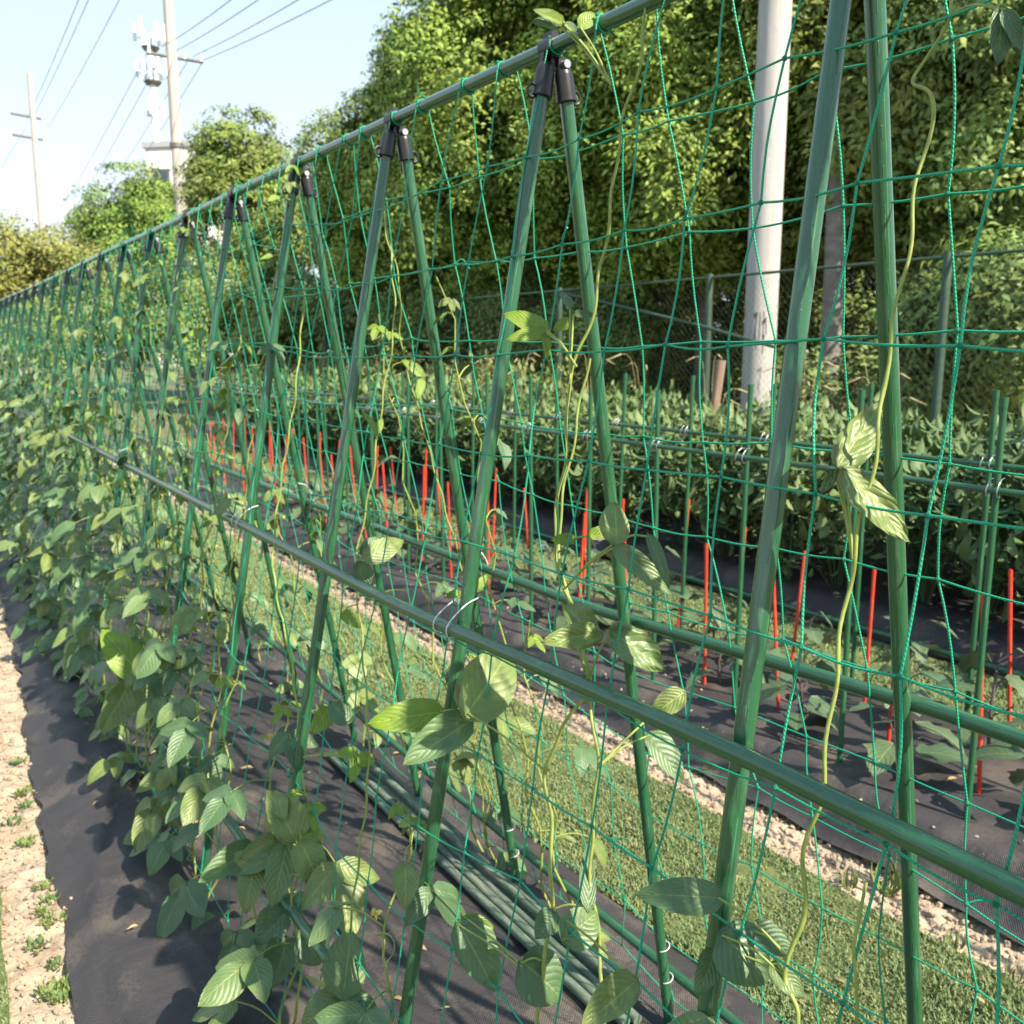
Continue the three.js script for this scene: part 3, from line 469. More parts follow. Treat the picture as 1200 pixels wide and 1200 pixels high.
{
  const n = 240, im = new THREE.InstancedMesh(LG[2], std({ color: lin(1, 1, 1), roughness: 0.9, side: THREE.DoubleSide }), n), m = new THREE.Matrix4(), q = new THREE.Quaternion(), c = new THREE.Color(), r = rngOf(4242);
  im.name = numbered('leaf_litter'); im.userData = { kind: 'stuff', label: 'small dry brown leaves scattered over the black sheet and turf', category: 'litter' };
  for (let k = 0; k < n; k++) { const z = rr(-5, -0.6, r), zone = r(), x = zone < 0.6 ? rr(leftEdge(z) + 0.12, 1.2, r) : zone < 0.75 ? rr(1.4, 1.75, r) : rr(2.1, 2.7, r), y = zone < 0.6 ? 0.076 : zone < 0.75 ? 0.048 : 0.148, s = 0.012 + 0.035 * r() * r(); q.setFromEuler(new THREE.Euler(-1.57 + rr(-0.4, 0.4, r), rr(0, 6.28, r), rr(-0.4, 0.4, r), 'YXZ')); m.compose(V(x, y, z), q, V(s * 0.7, s, s)); im.setMatrixAt(k, m); const t = r(); im.setColorAt(k, c.setRGB(0.20 + 0.2 * t, 0.14 + 0.15 * t, 0.07 + 0.07 * t)); }
  im.castShadow = im.receiveShadow = true; scene.add(im);
}

// ------------------------------------------------------------------ bed with red canes and eggplants
function post(name, label, cat, x, z, h, rad, mat, group, lean, cap) {
  const t = thing(name, label, cat, [x, 0.10, z], 0, group); mesh('cane', new MB().tube([V(0, 0, 0), V(lean[0] * 0.5, h * 0.5, lean[1] * 0.5), V(lean[0], h, lean[1])], rad, 10).geo(), mat, t);
  mesh('tip', new MB().tube([V(lean[0], h - 0.012, lean[1]), V(lean[0], h + 0.004, lean[1]), V(lean[0], h + 0.008, lean[1])], (q) => rad * (q < 0.9 ? 1.12 : 0.6), 10).geo(), mat, t); return t;
}
const CR = rngOf(77);
for (let k = 0; k < 24; k++) {
  post('red_cane', 'thin red cane standing among eggplants in the row beside the turf path edge', 'cane', 2.30 + rr(-0.04, 0.04, CR), -1.18 - 0.36 * k + rr(-0.05, 0.05, CR), 0.57 + rr(-0.05, 0.04, CR), 0.0058, M.red, 'red canes in the near eggplant row', [rr(-0.05, 0.04, CR), rr(-0.05, 0.05, CR)]);
  post('red_cane', 'thin red cane standing among eggplants in the row nearer the peppers', 'cane', 2.62 + rr(-0.06, 0.08, CR), -1.40 - 0.34 * k + rr(-0.06, 0.06, CR), 0.56 + rr(-0.06, 0.04, CR), 0.0058, M.red, 'red canes in the far eggplant row', [rr(-0.04, 0.06, CR), rr(-0.05, 0.05, CR)]);
}
for (const [x, zz, dz, y, lab] of [[2.17, -1.19, 0.395, 0.983, 'near'], [2.66, -1.48, 0.43, 0.98, 'far']]) {
  const t = thing('stake_row', lab === 'near' ? 'row of upright green stakes with one clipped rail beside red canes' : 'second row of green stakes with clipped rail between red canes and peppers', 'plant support', [x, 0.1, 0]);
  for (let k = 0; k < 20; k++) {
    const z = zz - dz * k + rr(-0.02, 0.02, CR), l = [rr(-0.02, 0.02, CR), rr(-0.02, 0.02, CR)], h = 1.09 + rr(-0.03, 0.03, CR);
    const s = mesh('stake', new MB().tube([V(0, 0, z), V(l[0], h, z + l[1])], 0.0082, 10).geo(), M.farStake, t); mesh('cap', new MB().tube([V(l[0], h - 0.02, z + l[1]), V(l[0], h + 0.005, z + l[1])], 0.0092, 10).geo(), M.farStake, s);
    const ry = y - 0.1; for (const e of [0.014, -0.010]) mesh('rail_clip', new MB().tube(curve([V(0.012, ry + 0.03, z + e * 0.6), V(-0.012, ry + 0.028, z + e), V(-0.030, ry + 0.004, z + e * 1.1), V(-0.026, ry - 0.012, z + e * 1.1), V(-0.012, ry - 0.012, z + e)], 12), 0.0012, 5).geo(), M.bolt, t);
  }
  mesh('rail', new MB().tube([V(-0.018, y - 0.1, 0.5), V(-0.018, y - 0.095, -3), V(-0.018, y - 0.1, -7), V(-0.018, y - 0.1, -12)], 0.0085, 10).geo(), M.rail, t);
}
const EG = [leafGeo(0.84, 6, 9, 0.16, 0.28, 1, 1), leafGeo(0.78, 6, 9, 0.28, 0.16, 2, 1)];
function eggplant(x, z, seed, label, group) {
  const r = rngOf(seed * 31 + 5), g = thing('eggplant', label, 'eggplant', [x, 0.125, z], 0, group), mb = new MB(), h = rr(0.2, 0.34, r), st = [V(0, -0.02, 0), V(rr(-.02, .02, r), h * 0.5, 0), V(rr(-.03, .03, r), h, rr(-.03, .03, r))]; mb.tube(curve(st, 6), (t) => 0.006 - 0.003 * t, 6);
  for (let k = 0; k < 9; k++) { const a = k * 2.4 + r(), y = h * (0.15 + 0.85 * k / 8), L = rr(0.09, 0.15, r) * (1.1 - 0.35 * k / 8), b = V(Math.cos(a) * 0.05, y + 0.02, Math.sin(a) * 0.05), e = V(Math.cos(a) * (0.05 + L), y + 0.02 + rr(-0.07, 0.03, r), Math.sin(a) * (0.05 + L)); mb.tube([V(0, y - 0.02, 0), b], 0.0022, 5, false); putLeaf(g, b, e, V(Math.cos(a) * 0.25, 1, Math.sin(a) * 0.25).add(V(rr(-.3, .3, r), 0, rr(-.3, .3, r))), rr(0.9, 1.1, r), pick(EG, r), pick(M.egg, r)); }
  if (r() < 0.6) { const f = new MB(), c = V(rr(-0.07, 0.07, r), h + 0.01, rr(-0.07, 0.07, r)); for (let k = 0; k < 5; k++) f.add(LG[1], new THREE.Matrix4().makeRotationFromEuler(new THREE.Euler(-0.9, k * 1.256, 0, 'YXZ')).scale(V(0.015, 0.015, 0.015)).setPosition(c)); mesh('flower', f.geo(), M.flowerPurple, g); }
  mesh('stem', mb.geo(), M.purple, g);
}
for (let k = 0; k < 16; k++) { eggplant(2.32 + rr(-.06, .06, CR), -1.05 - 0.39 * k + rr(-.08, .08, CR), 300 + k, 'low eggplant with broad grey-green leaves in the row by the turf path edge', 'eggplants in the near row'); eggplant(2.64 + rr(-.06, .06, CR), -1.3 - 0.42 * k + rr(-.08, .08, CR), 400 + k, 'low eggplant with broad grey-green leaves in the row nearer the peppers', 'eggplants in the far row'); }

// ------------------------------------------------------------------ pepper rows
M.pepper = [foliage(0.095, 0.15, 0.045), foliage(0.12, 0.17, 0.055), foliage(0.08, 0.135, 0.045)];
const simpleLeaf = leafGeo(0.56, 2, 4, 0.45, 0.35, 1);
function bush(n, w, h, size, seed, low = 0.1) {
  const r = rngOf(seed), mb = new MB(), m = new THREE.Matrix4(), q = new THREE.Quaternion(), e = new THREE.Euler(0, 0, 0, 'YXZ');
  const heads = []; for (let k = 0; k < 16; k++) { const a = r() * 6.28, t = Math.sqrt(r()); heads.push([Math.cos(a) * t * w * 0.8, low * h + (h * (1 - low)) * Math.pow(r(), 0.7) * (1 - 0.25 * t), Math.sin(a) * t * w * 0.8]); }
  for (let k = 0; k < n; k++) { const c = pick(heads, r), s = size * rr(0.6, 1.25, r), sp = 0.17 * w / 0.3; e.set(rr(0.5, 2.1, r), r() * 6.28, rr(-0.4, 0.4, r)); q.setFromEuler(e); m.compose(V(c[0] + rr(-1, 1, r) * sp, Math.max(0.02, c[1] + rr(-1, 0.8, r) * sp * 0.7), c[2] + rr(-1, 1, r) * sp), q, V(s, s, s)); mb.add(simpleLeaf, m); }
  return [mb.geo(), heads];
}
const PB = [0, 1, 2, 3].map((k) => bush(560, 0.31, 0.83, 0.086, 900 + k));
function stems(heads, h) { const mb = new MB(); for (const c of heads) mb.tube([V(c[0] * 0.05, -0.02, c[2] * 0.05), V(c[0] * 0.4, c[1] * 0.55, c[2] * 0.4), V(...c)], (t) => 0.005 - 0.003 * t, 4, false); return mb.geo(); }
const PS = PB.map(([, h]) => stems(h)); let pk = 0;
for (const [x, lab] of [[3.92, 'bushy pepper plant in the row facing the turf path'], [4.55, 'bushy pepper plant in the middle row of the dense bed'], [5.15, 'bushy pepper plant in the row farthest from the red canes']]) for (let z = -0.9; z > -13; z -= 0.40) {
  const k = pk++ % 4, g = thing('pepper_plant', lab, 'pepper plant', [x + rr(-.06, .06), 0.11, z + rr(-.08, .08)], R() * 6.28, lab.replace('bushy pepper plant', 'pepper plants')); g.scale.setScalar(rr(0.92, 1.15));
  const f = mesh('foliage', PB[k][0], pick(M.pepper), g); f.userData.kind = 'stuff'; mesh('stem', PS[k], M.greenStem, g);
}
{
  const t = thing('stake_row', 'green stakes and low rail half buried in the dense pepper foliage', 'plant support', [3.80, 0.1, 0]);
  for (let k = 0; k < 16; k++) { const z = -1.9 - 0.62 * k; mesh('stake', new MB().tube([V(0, 0, z), V(0.01, 0.74 + 0.2 * hash2(k, 1, 3), z)], 0.0075, 8).geo(), M.farStake, t); }
  mesh('rail', new MB().tube([V(-0.016, 0.55, 0), V(-0.016, 0.55, -12)], 0.008, 8).geo(), M.rail, t);
  tag(mesh('irrigation_pipe', new MB().tube(span((z) => V(3.56 + 0.02 * (vn(z * 0.8, 3, 5) - 0.5), 0.055, z), 0.5, -13, 60), 0.017, 10).geo(), M.rail), 'dull green pipe lying along the foot of the pepper bed', 'pipe');
}

// ------------------------------------------------------------------ weeds
M.weed = [foliage(0.14, 0.19, 0.05), foliage(0.19, 0.22, 0.06), foliage(0.10, 0.16, 0.05)];
M.straw = std({ color: lin(0.42, 0.34, 0.18), roughness: 0.9, side: THREE.DoubleSide });
function tuft(label, group, pos, s, seed, mat, n = 14) {
  const r = rngOf(seed), g = thing('weed_tuft', label, 'weed', pos, 0, group), mb = new MB(); for (let k = 0; k < n; k++) { const a = r() * 6.28, grass = n < 15, d = grass ? rr(0.2, 0.9, r) : rr(0.5, 1.5, r), o = grass ? 0.008 : s * rr(0, 0.9, r), w = grass ? rr(0.09, 0.16, r) : rr(0.8, 1.3, r); mb.add(grass ? simpleLeaf : LG[k % 5], new THREE.Matrix4().compose(V(Math.sin(a) * o, grass ? 0 : s * rr(0, 0.25, r), Math.cos(a) * o), new THREE.Quaternion().setFromEuler(new THREE.Euler(d, a, 0, 'YXZ')), V(s * w * (grass ? 1 : 0.55), s * rr(0.5, 1.1, r) * (grass ? 1 : 0.6), s))); }
  const f = mesh('leaves', mb.geo(), mat, g); f.userData.kind = 'stuff'; mesh('root_crown', new THREE.SphereGeometry(s * 0.12, 8, 6), M.stem, g);
}
[[20, 895], [28, 930], [30, 945], [55, 1040], [62, 1055], [50, 1070], [85, 1125], [60, 1165], [95, 1165], [30, 990], [14, 965], [66, 1080], [45, 1110], [100, 1150]].forEach(([u, v], k) => { const p = onGround(u, v, 0.008); p.x = Math.min(p.x, leftEdge(p.z) - 0.02); tuft('small green weed in the sandy soil beside the bean bed', 'weeds in the sandy soil', [p.x, p.y, p.z], 0.016 + 0.016 * hash2(k, 1, 9), 500 + k, M.weed[k % 2 ? 0 : 2], 34); });
[[1040, 1045, 0.10], [995, 1040, 0.06], [1190, 1150, 0.05], [830, 905, 0.05], [1120, 1110, 0.05]].forEach(([u, v, s], k) => { const p = onGround(u, v, 0.012); tuft('thin grass tuft in the crumbly soil by the turf path', 'grass tufts by the turf path', [p.x, p.y, p.z], s, 560 + k, M.weed[0], 14); });
const WB = [0, 1, 2].map((k) => bush(420, 0.34, 1.35, 0.085, 950 + k, 0.05)), WS = WB.map(([, h]) => stems(h));
for (let k = 0; k < 46; k++) {
  const z = -3.2 - 0.36 * k + rr(-.2, .2), x = rr(5.9, 6.7), g = thing('tall_weed', z < -8 ? 'tall yellow-green weed growing before the fence past the pepper rows' : 'leafy weed growing before the fence behind the pepper rows', 'weed', [x, -0.05, z], R() * 6.28, z < -8 ? 'tall weeds before the far fence' : 'weeds before the near fence'); g.scale.set(1, z < -8 ? rr(0.85, 1.15) : rr(0.45, 0.75), 1);
  const f = mesh('foliage', WB[k % 3][0], M.weed[z < -8 ? k % 2 : 2], g); f.userData.kind = 'stuff'; mesh('stem', WS[k % 3], M.stem, g);
}
for (let k = 0; k < 13; k++) {
  const z = -4.2 - 0.84 * k + rr(-.2, .2), g = thing('seed_grass', 'wild grass with arching straw seed heads before the fence', 'grass', [rr(5.6, 6.2), -0.05, z], R() * 6.28, 'seeding grass before the fence'), mb = new MB(), hd = new MB();
  for (let j = 0; j < 5; j++) { const a = R() * 6.28, h = rr(0.9, 1.35), b = rr(0.08, 0.3), p = curve([V(0, 0, 0), V(Math.cos(a) * b * 0.2, h * 0.6, Math.sin(a) * b * 0.2), V(Math.cos(a) * b * 0.6, h, Math.sin(a) * b * 0.6), V(Math.cos(a) * b * 1.3, h - 0.04, Math.sin(a) * b * 1.3)], 10); mb.tube(p, 0.0022, 4, false); hd.tube(p.slice(8), (t) => 0.008 * (1 - 0.7 * t), 5); }
  mesh('stalk', mb.geo(), M.straw, g); mesh('seed_head', hd.geo(), M.straw, g);
}
{ const a = away(835, 495, 6.6), b = away(845, 422, 6.6), t = thing('wooden_stake', 'rough pale wooden stake leaning in the weeds behind the peppers', 'stake', [a.x, 0, a.z]); mesh('timber', new MB().tube([V(-0.03, -0.05, 0), V(0, a.y, 0), V(b.x - a.x, b.y, b.z - a.z)], 0.034, 7).geo(), std({ map: tex(64, 128, (u, v) => mix([0.42, 0.34, 0.29], [0.66, 0.57, 0.50], fbm(u * 14, v * 3, 5, 4)), true), roughness: 0.9 }), t); }

// ------------------------------------------------------------------ fence
{
  const FX = 7, t = thing('chain_link_fence', 'green chain-link fence with round posts in front of the dark trees', 'fence'), mm = std({ color: lin(0.035, 0.05, 0.042), roughness: 0.6 });
  for (let z = -1.8; z > -26; z -= 2.6) mesh('post', new MB().tube([V(FX, -0.05, z), V(FX, 2.06, z), V(FX, 2.07, z)], (q) => q > 0.9 ? 0.022 : 0.036, 12).geo(), M.fence, t);
  mesh('top_rail', new MB().tube(span((z) => V(FX, 2.03, z), 0, -26, 10), 0.014, 8).geo(), M.fence, t);
  mesh('brace', new MB().tube([V(FX - 0.06, 2.02, -9.6), V(FX - 0.06, 1.86, -8.7), V(FX - 0.06, 1.57, -7.15), V(FX - 0.06, 1.33, -6.05)], 0.017, 8).geo(), M.fence, t);
  const mb = new MB(), s = 0.075; for (let z = 2; z > -28; z -= s) for (const f of [-1, 1]) { let za = z, zb = z + f * 1.95; mb.tube([V(FX + 0.03 + f * 0.002, 0.03, za), V(FX + 0.03 + f * 0.002, 1.98, zb)], 0.0010, 3, false); }
  mesh('wire_mesh', mb.geo(), mm, t).userData.kind = 'stuff';
}

// ------------------------------------------------------------------ trees and shrubs
function sprayGeo(n, L, w, spread, seed) {
  const r = rngOf(seed), p = [], ix = [], m = new THREE.Matrix4(), e = new THREE.Euler(0, 0, 0, 'YXZ'), v = V();
  for (let k = 0; k < n; k++) {
    const a = r() * 6.28, d = Math.sqrt(r()) * spread, c = V(Math.cos(a) * d, rr(-0.3, 0.3, r) * spread - 0.25 * d * d / spread, Math.sin(a) * d), s = rr(0.7, 1.25, r);
    e.set(rr(-0.5, 0.9, r), -a + Math.PI / 2 + rr(-0.8, 0.8, r), rr(-0.6, 0.6, r)); m.makeRotationFromEuler(e).setPosition(c); const b = p.length / 3;
    for (const q of [[0, 0, 0], [-w / 2 * s, 0.012, L * 0.5 * s], [w / 2 * s, 0.012, L * 0.5 * s], [0, -0.01, L * s]]) { v.set(...q).applyMatrix4(m); p.push(v.x, v.y, v.z); } ix.push(b, b + 1, b + 2, b + 2, b + 1, b + 3);
  }
  const g = new THREE.BufferGeometry(); g.setAttribute('position', new THREE.Float32BufferAttribute(p, 3)); g.setIndex(ix); g.computeVertexNormals(); return g;
}
const SPRAY = [sprayGeo(26, 0.095, 0.044, 0.26, 1), sprayGeo(26, 0.10, 0.040, 0.30, 2), sprayGeo(22, 0.11, 0.05, 0.24, 3)];
M.crown = foliage(1, 1, 1);
function tree(name, label, lobes, tone, o = {}) {   // lobes: [picture x, picture y, distance, radius, squash]
  const r = rngOf(o.seed ?? 1), L = lobes.map(([u, v, D, q, f = 0.85]) => ({ c: away(u, v, D), q, f })), base = V(L[0].c.x, -0.05, L[0].c.z); if (o.base) { const b = away(o.base[0], 408, o.base[1]); base.x = b.x; base.z = b.z; }
  const g = thing(name, label, o.cat ?? 'tree', [base.x, base.y, base.z], 0, o.group), tr = new MB(), dens = o.dens ?? 420, sc = o.scale ?? 1, mats = [], cols = [];
  const forkY = o.fork ?? 2.2, fork = V(0, forkY, 0); if (!o.shrub) tr.tube(curve([V(0, -0.1, 0), V(0.04, forkY * 0.5, 0.02), fork], 6), (t) => (o.trunk ?? 0.17) * (1.15 - 0.3 * t), 10);
  for (const l of L) { const c = l.c.clone().sub(base); tr.tube(curve([o.shrub ? V(c.x * 0.3, 0, c.z * 0.3) : fork, fork.clone().lerp(c, 0.5).add(V(rr(-.2, .2, r), -0.2 * l.q, rr(-.2, .2, r))), c.clone().add(V(0, l.q * 0.4, 0))], 8), (t) => (o.limb ?? 0.09) * (1 - 0.8 * t), 6, false);
    for (let k = 0; k < 5; k++) { const a = r() * 6.28; tr.tube([c, c.clone().add(V(Math.cos(a) * l.q * 0.7, rr(0, 0.5, r) * l.q, Math.sin(a) * l.q * 0.7))], 0.02, 4, false); }
    const n = Math.round(dens * l.q * l.q / (sc * sc)), m = new THREE.Matrix4(), qn = new THREE.Quaternion(), dir = V();
    const tufts = []; for (let k = 0; k < Math.max(24, 15 * l.q * l.q); k++) { dir.set(rr(-1, 1, r), rr(-1, 1, r), rr(-1, 1, r)); if (dir.lengthSq() > 1 || dir.lengthSq() < 0.05) { k--; continue; } dir.normalize(); tufts.push([dir.clone(), rr(0.62, 1.1, r), rr(0.75, 1.25, r)]); }
    for (let k = 0; k < n; k++) {
      const T = pick(tufts, r); dir.copy(T[0]).add(V(rr(-1, 1, r), rr(-1, 1, r), rr(-1, 1, r)).multiplyScalar((r() < 0.2 ? 0.9 : 0.33) / Math.max(0.6, l.q))).normalize(); const rad = l.q * T[1] * (r() < 0.25 ? rr(0.45, 0.95, r) : rr(0.84, 1.06, r));
      const pos = c.clone().add(V(dir.x * rad, dir.y * rad * l.f, dir.z * rad)); if (pos.y < (o.minY ?? 0.1)) continue;
      qn.setFromUnitVectors(V(0, 1, 0), dir.clone().add(V(0, 0.7, 0)).normalize()).multiply(new THREE.Quaternion().setFromAxisAngle(V(0, 1, 0), r() * 6.28)); const s = sc * rr(0.7, 1.2, r); m.compose(pos, qn, V(s, s, s)); mats.push(m.clone());
      const b = T[2] * rr(0.85, 1.15, r), y = r(); cols.push([tone[0] * b * (0.9 + 0.3 * y), tone[1] * b, tone[2] * b * (1.1 - 0.3 * y)]);
    }
  }
  if (L.length) mesh(o.shrub ? 'stem' : 'trunk', tr.geo(), o.bark ?? M.bark, g);
  const im = new THREE.InstancedMesh(SPRAY[(o.seed ?? 0) % 3], M.crown, mats.length), c = new THREE.Color(); im.name = 'crown'; im.userData.kind = 'stuff'; mats.forEach((m, k) => { im.setMatrixAt(k, m); im.setColorAt(k, c.setRGB(...cols[k])); }); im.castShadow = im.receiveShadow = true; g.add(im); return g;
}
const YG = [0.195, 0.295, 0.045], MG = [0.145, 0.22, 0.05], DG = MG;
tree('broadleaf_tree', 'large bright green tree whose crown edges the open sky', [[615, 120, 15, 2.4], [470, 215, 16.5, 1.55], [540, 250, 15.5, 1.6], [690, 240, 14.5, 1.7], [560, 60, 16, 1.5], [420, 265, 17.5, 1.3], [640, -60, 15.5, 2.0], [620, 300, 16.5, 1.6], [420, 190, 17, 1.0], [405, 238, 18, 0.95], [455, 158, 16.5, 1.0], [515, 88, 16, 1.1]], YG, { seed: 3, base: [640, 16], fork: 2.0 });
tree('broadleaf_tree', 'broad yellow-green tree behind the tall pale concrete pole', [[800, 180, 13.5, 1.9], [770, 30, 14, 2.2], [860, 60, 13, 1.6], [740, 290, 15, 1.5], [880, 250, 14, 1.5], [830, -90, 14, 2.0]], YG, { seed: 4, base: [821, 14.5], fork: 3.2, trunk: 0.13, bark: M.greyBark });
tree('broadleaf_tree', 'green tree with a smooth grey trunk standing behind the fence', [[1010, 110, 12.5, 1.8], [960, 240, 13, 1.1], [1060, 0, 13, 2.0], [1080, 200, 13, 1.4], [940, -40, 13, 1.6]], [0.16, 0.21, 0.04], { seed: 5, base: [969, 11.3], fork: 3.4, trunk: 0.125, bark: M.greyBark });
tree('broadleaf_tree', 'dull green bushy tree leaning over the fence post', [[1170, 150, 12, 1.6], [1130, 280, 12.5, 1.0], [1240, 60, 12, 2.0], [1180, 20, 12.5, 1.5], [1220, 260, 12, 1.2]], MG, { seed: 6, base: [1190, 12.5] });
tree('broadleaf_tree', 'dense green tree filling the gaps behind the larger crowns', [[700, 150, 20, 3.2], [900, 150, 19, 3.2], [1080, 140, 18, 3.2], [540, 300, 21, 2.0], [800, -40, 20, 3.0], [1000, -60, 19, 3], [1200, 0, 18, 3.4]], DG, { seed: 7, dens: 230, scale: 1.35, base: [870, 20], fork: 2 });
tree('broadleaf_tree', 'small round-headed tree beside the tall power pole', [[285, 175, 26, 1.35], [255, 215, 26, 1.1], [315, 215, 26, 1.2], [290, 260, 26, 1.8], [340, 270, 25, 1.4]], [0.15, 0.22, 0.04], { seed: 8, dens: 260, scale: 1.2, base: [290, 26], fork: 2.5 });
tree('broadleaf_tree', 'rounded dense green tree standing by the white building', [[155, 258, 34, 1.9], [185, 250, 34, 1.6], [120, 275, 34, 1.2], [170, 300, 33, 2.2]], [0.15, 0.25, 0.04], { seed: 9, dens: 230, scale: 1.4, base: [160, 34], fork: 2.5 });
tree('broadleaf_tree', 'loose yellowish tree at the far end of the trellis', [[25, 320, 28, 1.5], [70, 315, 29, 1.2], [-10, 300, 28, 1.4], [95, 310, 30, 0.9], [40, 370, 27, 1.8], [110, 360, 27, 1.6]], [0.20, 0.22, 0.05], { seed: 10, dens: 200, scale: 1.25, base: [20, 28], fork: 1.5, minY: 0.2 });
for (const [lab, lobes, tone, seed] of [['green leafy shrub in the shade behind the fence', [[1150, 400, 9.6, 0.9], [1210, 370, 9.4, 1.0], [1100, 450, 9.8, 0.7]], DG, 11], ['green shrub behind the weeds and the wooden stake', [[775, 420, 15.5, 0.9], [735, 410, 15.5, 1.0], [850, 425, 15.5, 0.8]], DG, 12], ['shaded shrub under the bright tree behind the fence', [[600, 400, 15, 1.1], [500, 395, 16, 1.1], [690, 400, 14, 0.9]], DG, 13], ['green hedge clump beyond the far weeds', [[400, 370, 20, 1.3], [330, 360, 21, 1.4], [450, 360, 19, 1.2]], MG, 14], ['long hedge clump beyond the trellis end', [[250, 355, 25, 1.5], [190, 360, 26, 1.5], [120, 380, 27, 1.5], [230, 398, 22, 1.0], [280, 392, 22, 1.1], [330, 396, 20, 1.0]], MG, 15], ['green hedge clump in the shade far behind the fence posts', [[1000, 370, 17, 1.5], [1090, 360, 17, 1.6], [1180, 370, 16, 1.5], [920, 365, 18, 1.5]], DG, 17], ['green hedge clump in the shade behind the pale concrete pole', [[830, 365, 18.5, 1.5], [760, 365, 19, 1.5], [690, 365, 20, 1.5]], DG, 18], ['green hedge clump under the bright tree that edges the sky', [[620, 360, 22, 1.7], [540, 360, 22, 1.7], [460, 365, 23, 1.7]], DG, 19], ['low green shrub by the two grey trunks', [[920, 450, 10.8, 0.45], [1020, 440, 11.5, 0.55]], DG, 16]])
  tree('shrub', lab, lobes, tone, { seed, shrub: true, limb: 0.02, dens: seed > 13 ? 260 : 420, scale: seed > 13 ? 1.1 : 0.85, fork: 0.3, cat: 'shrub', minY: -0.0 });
structure('earth_bank', sheet(8.2, 26, 4, -40, 50, 100, (x, z, s) => [x, -0.06 + 0.55 * Math.min(1, s * 6) + 0.25 * (fbm(x * 0.8, z * 0.8, 55, 4) - 0.5), z]), std({ map: tex(256, 256, (u, v) => mix([0.28, 0.22, 0.16], [0.55, 0.44, 0.34], fbm(u * 14, v * 14, 58, 5, 14)), true, 0.3, 0.3), roughness: 1 }), 'brown earth bank under the trees behind the fence');

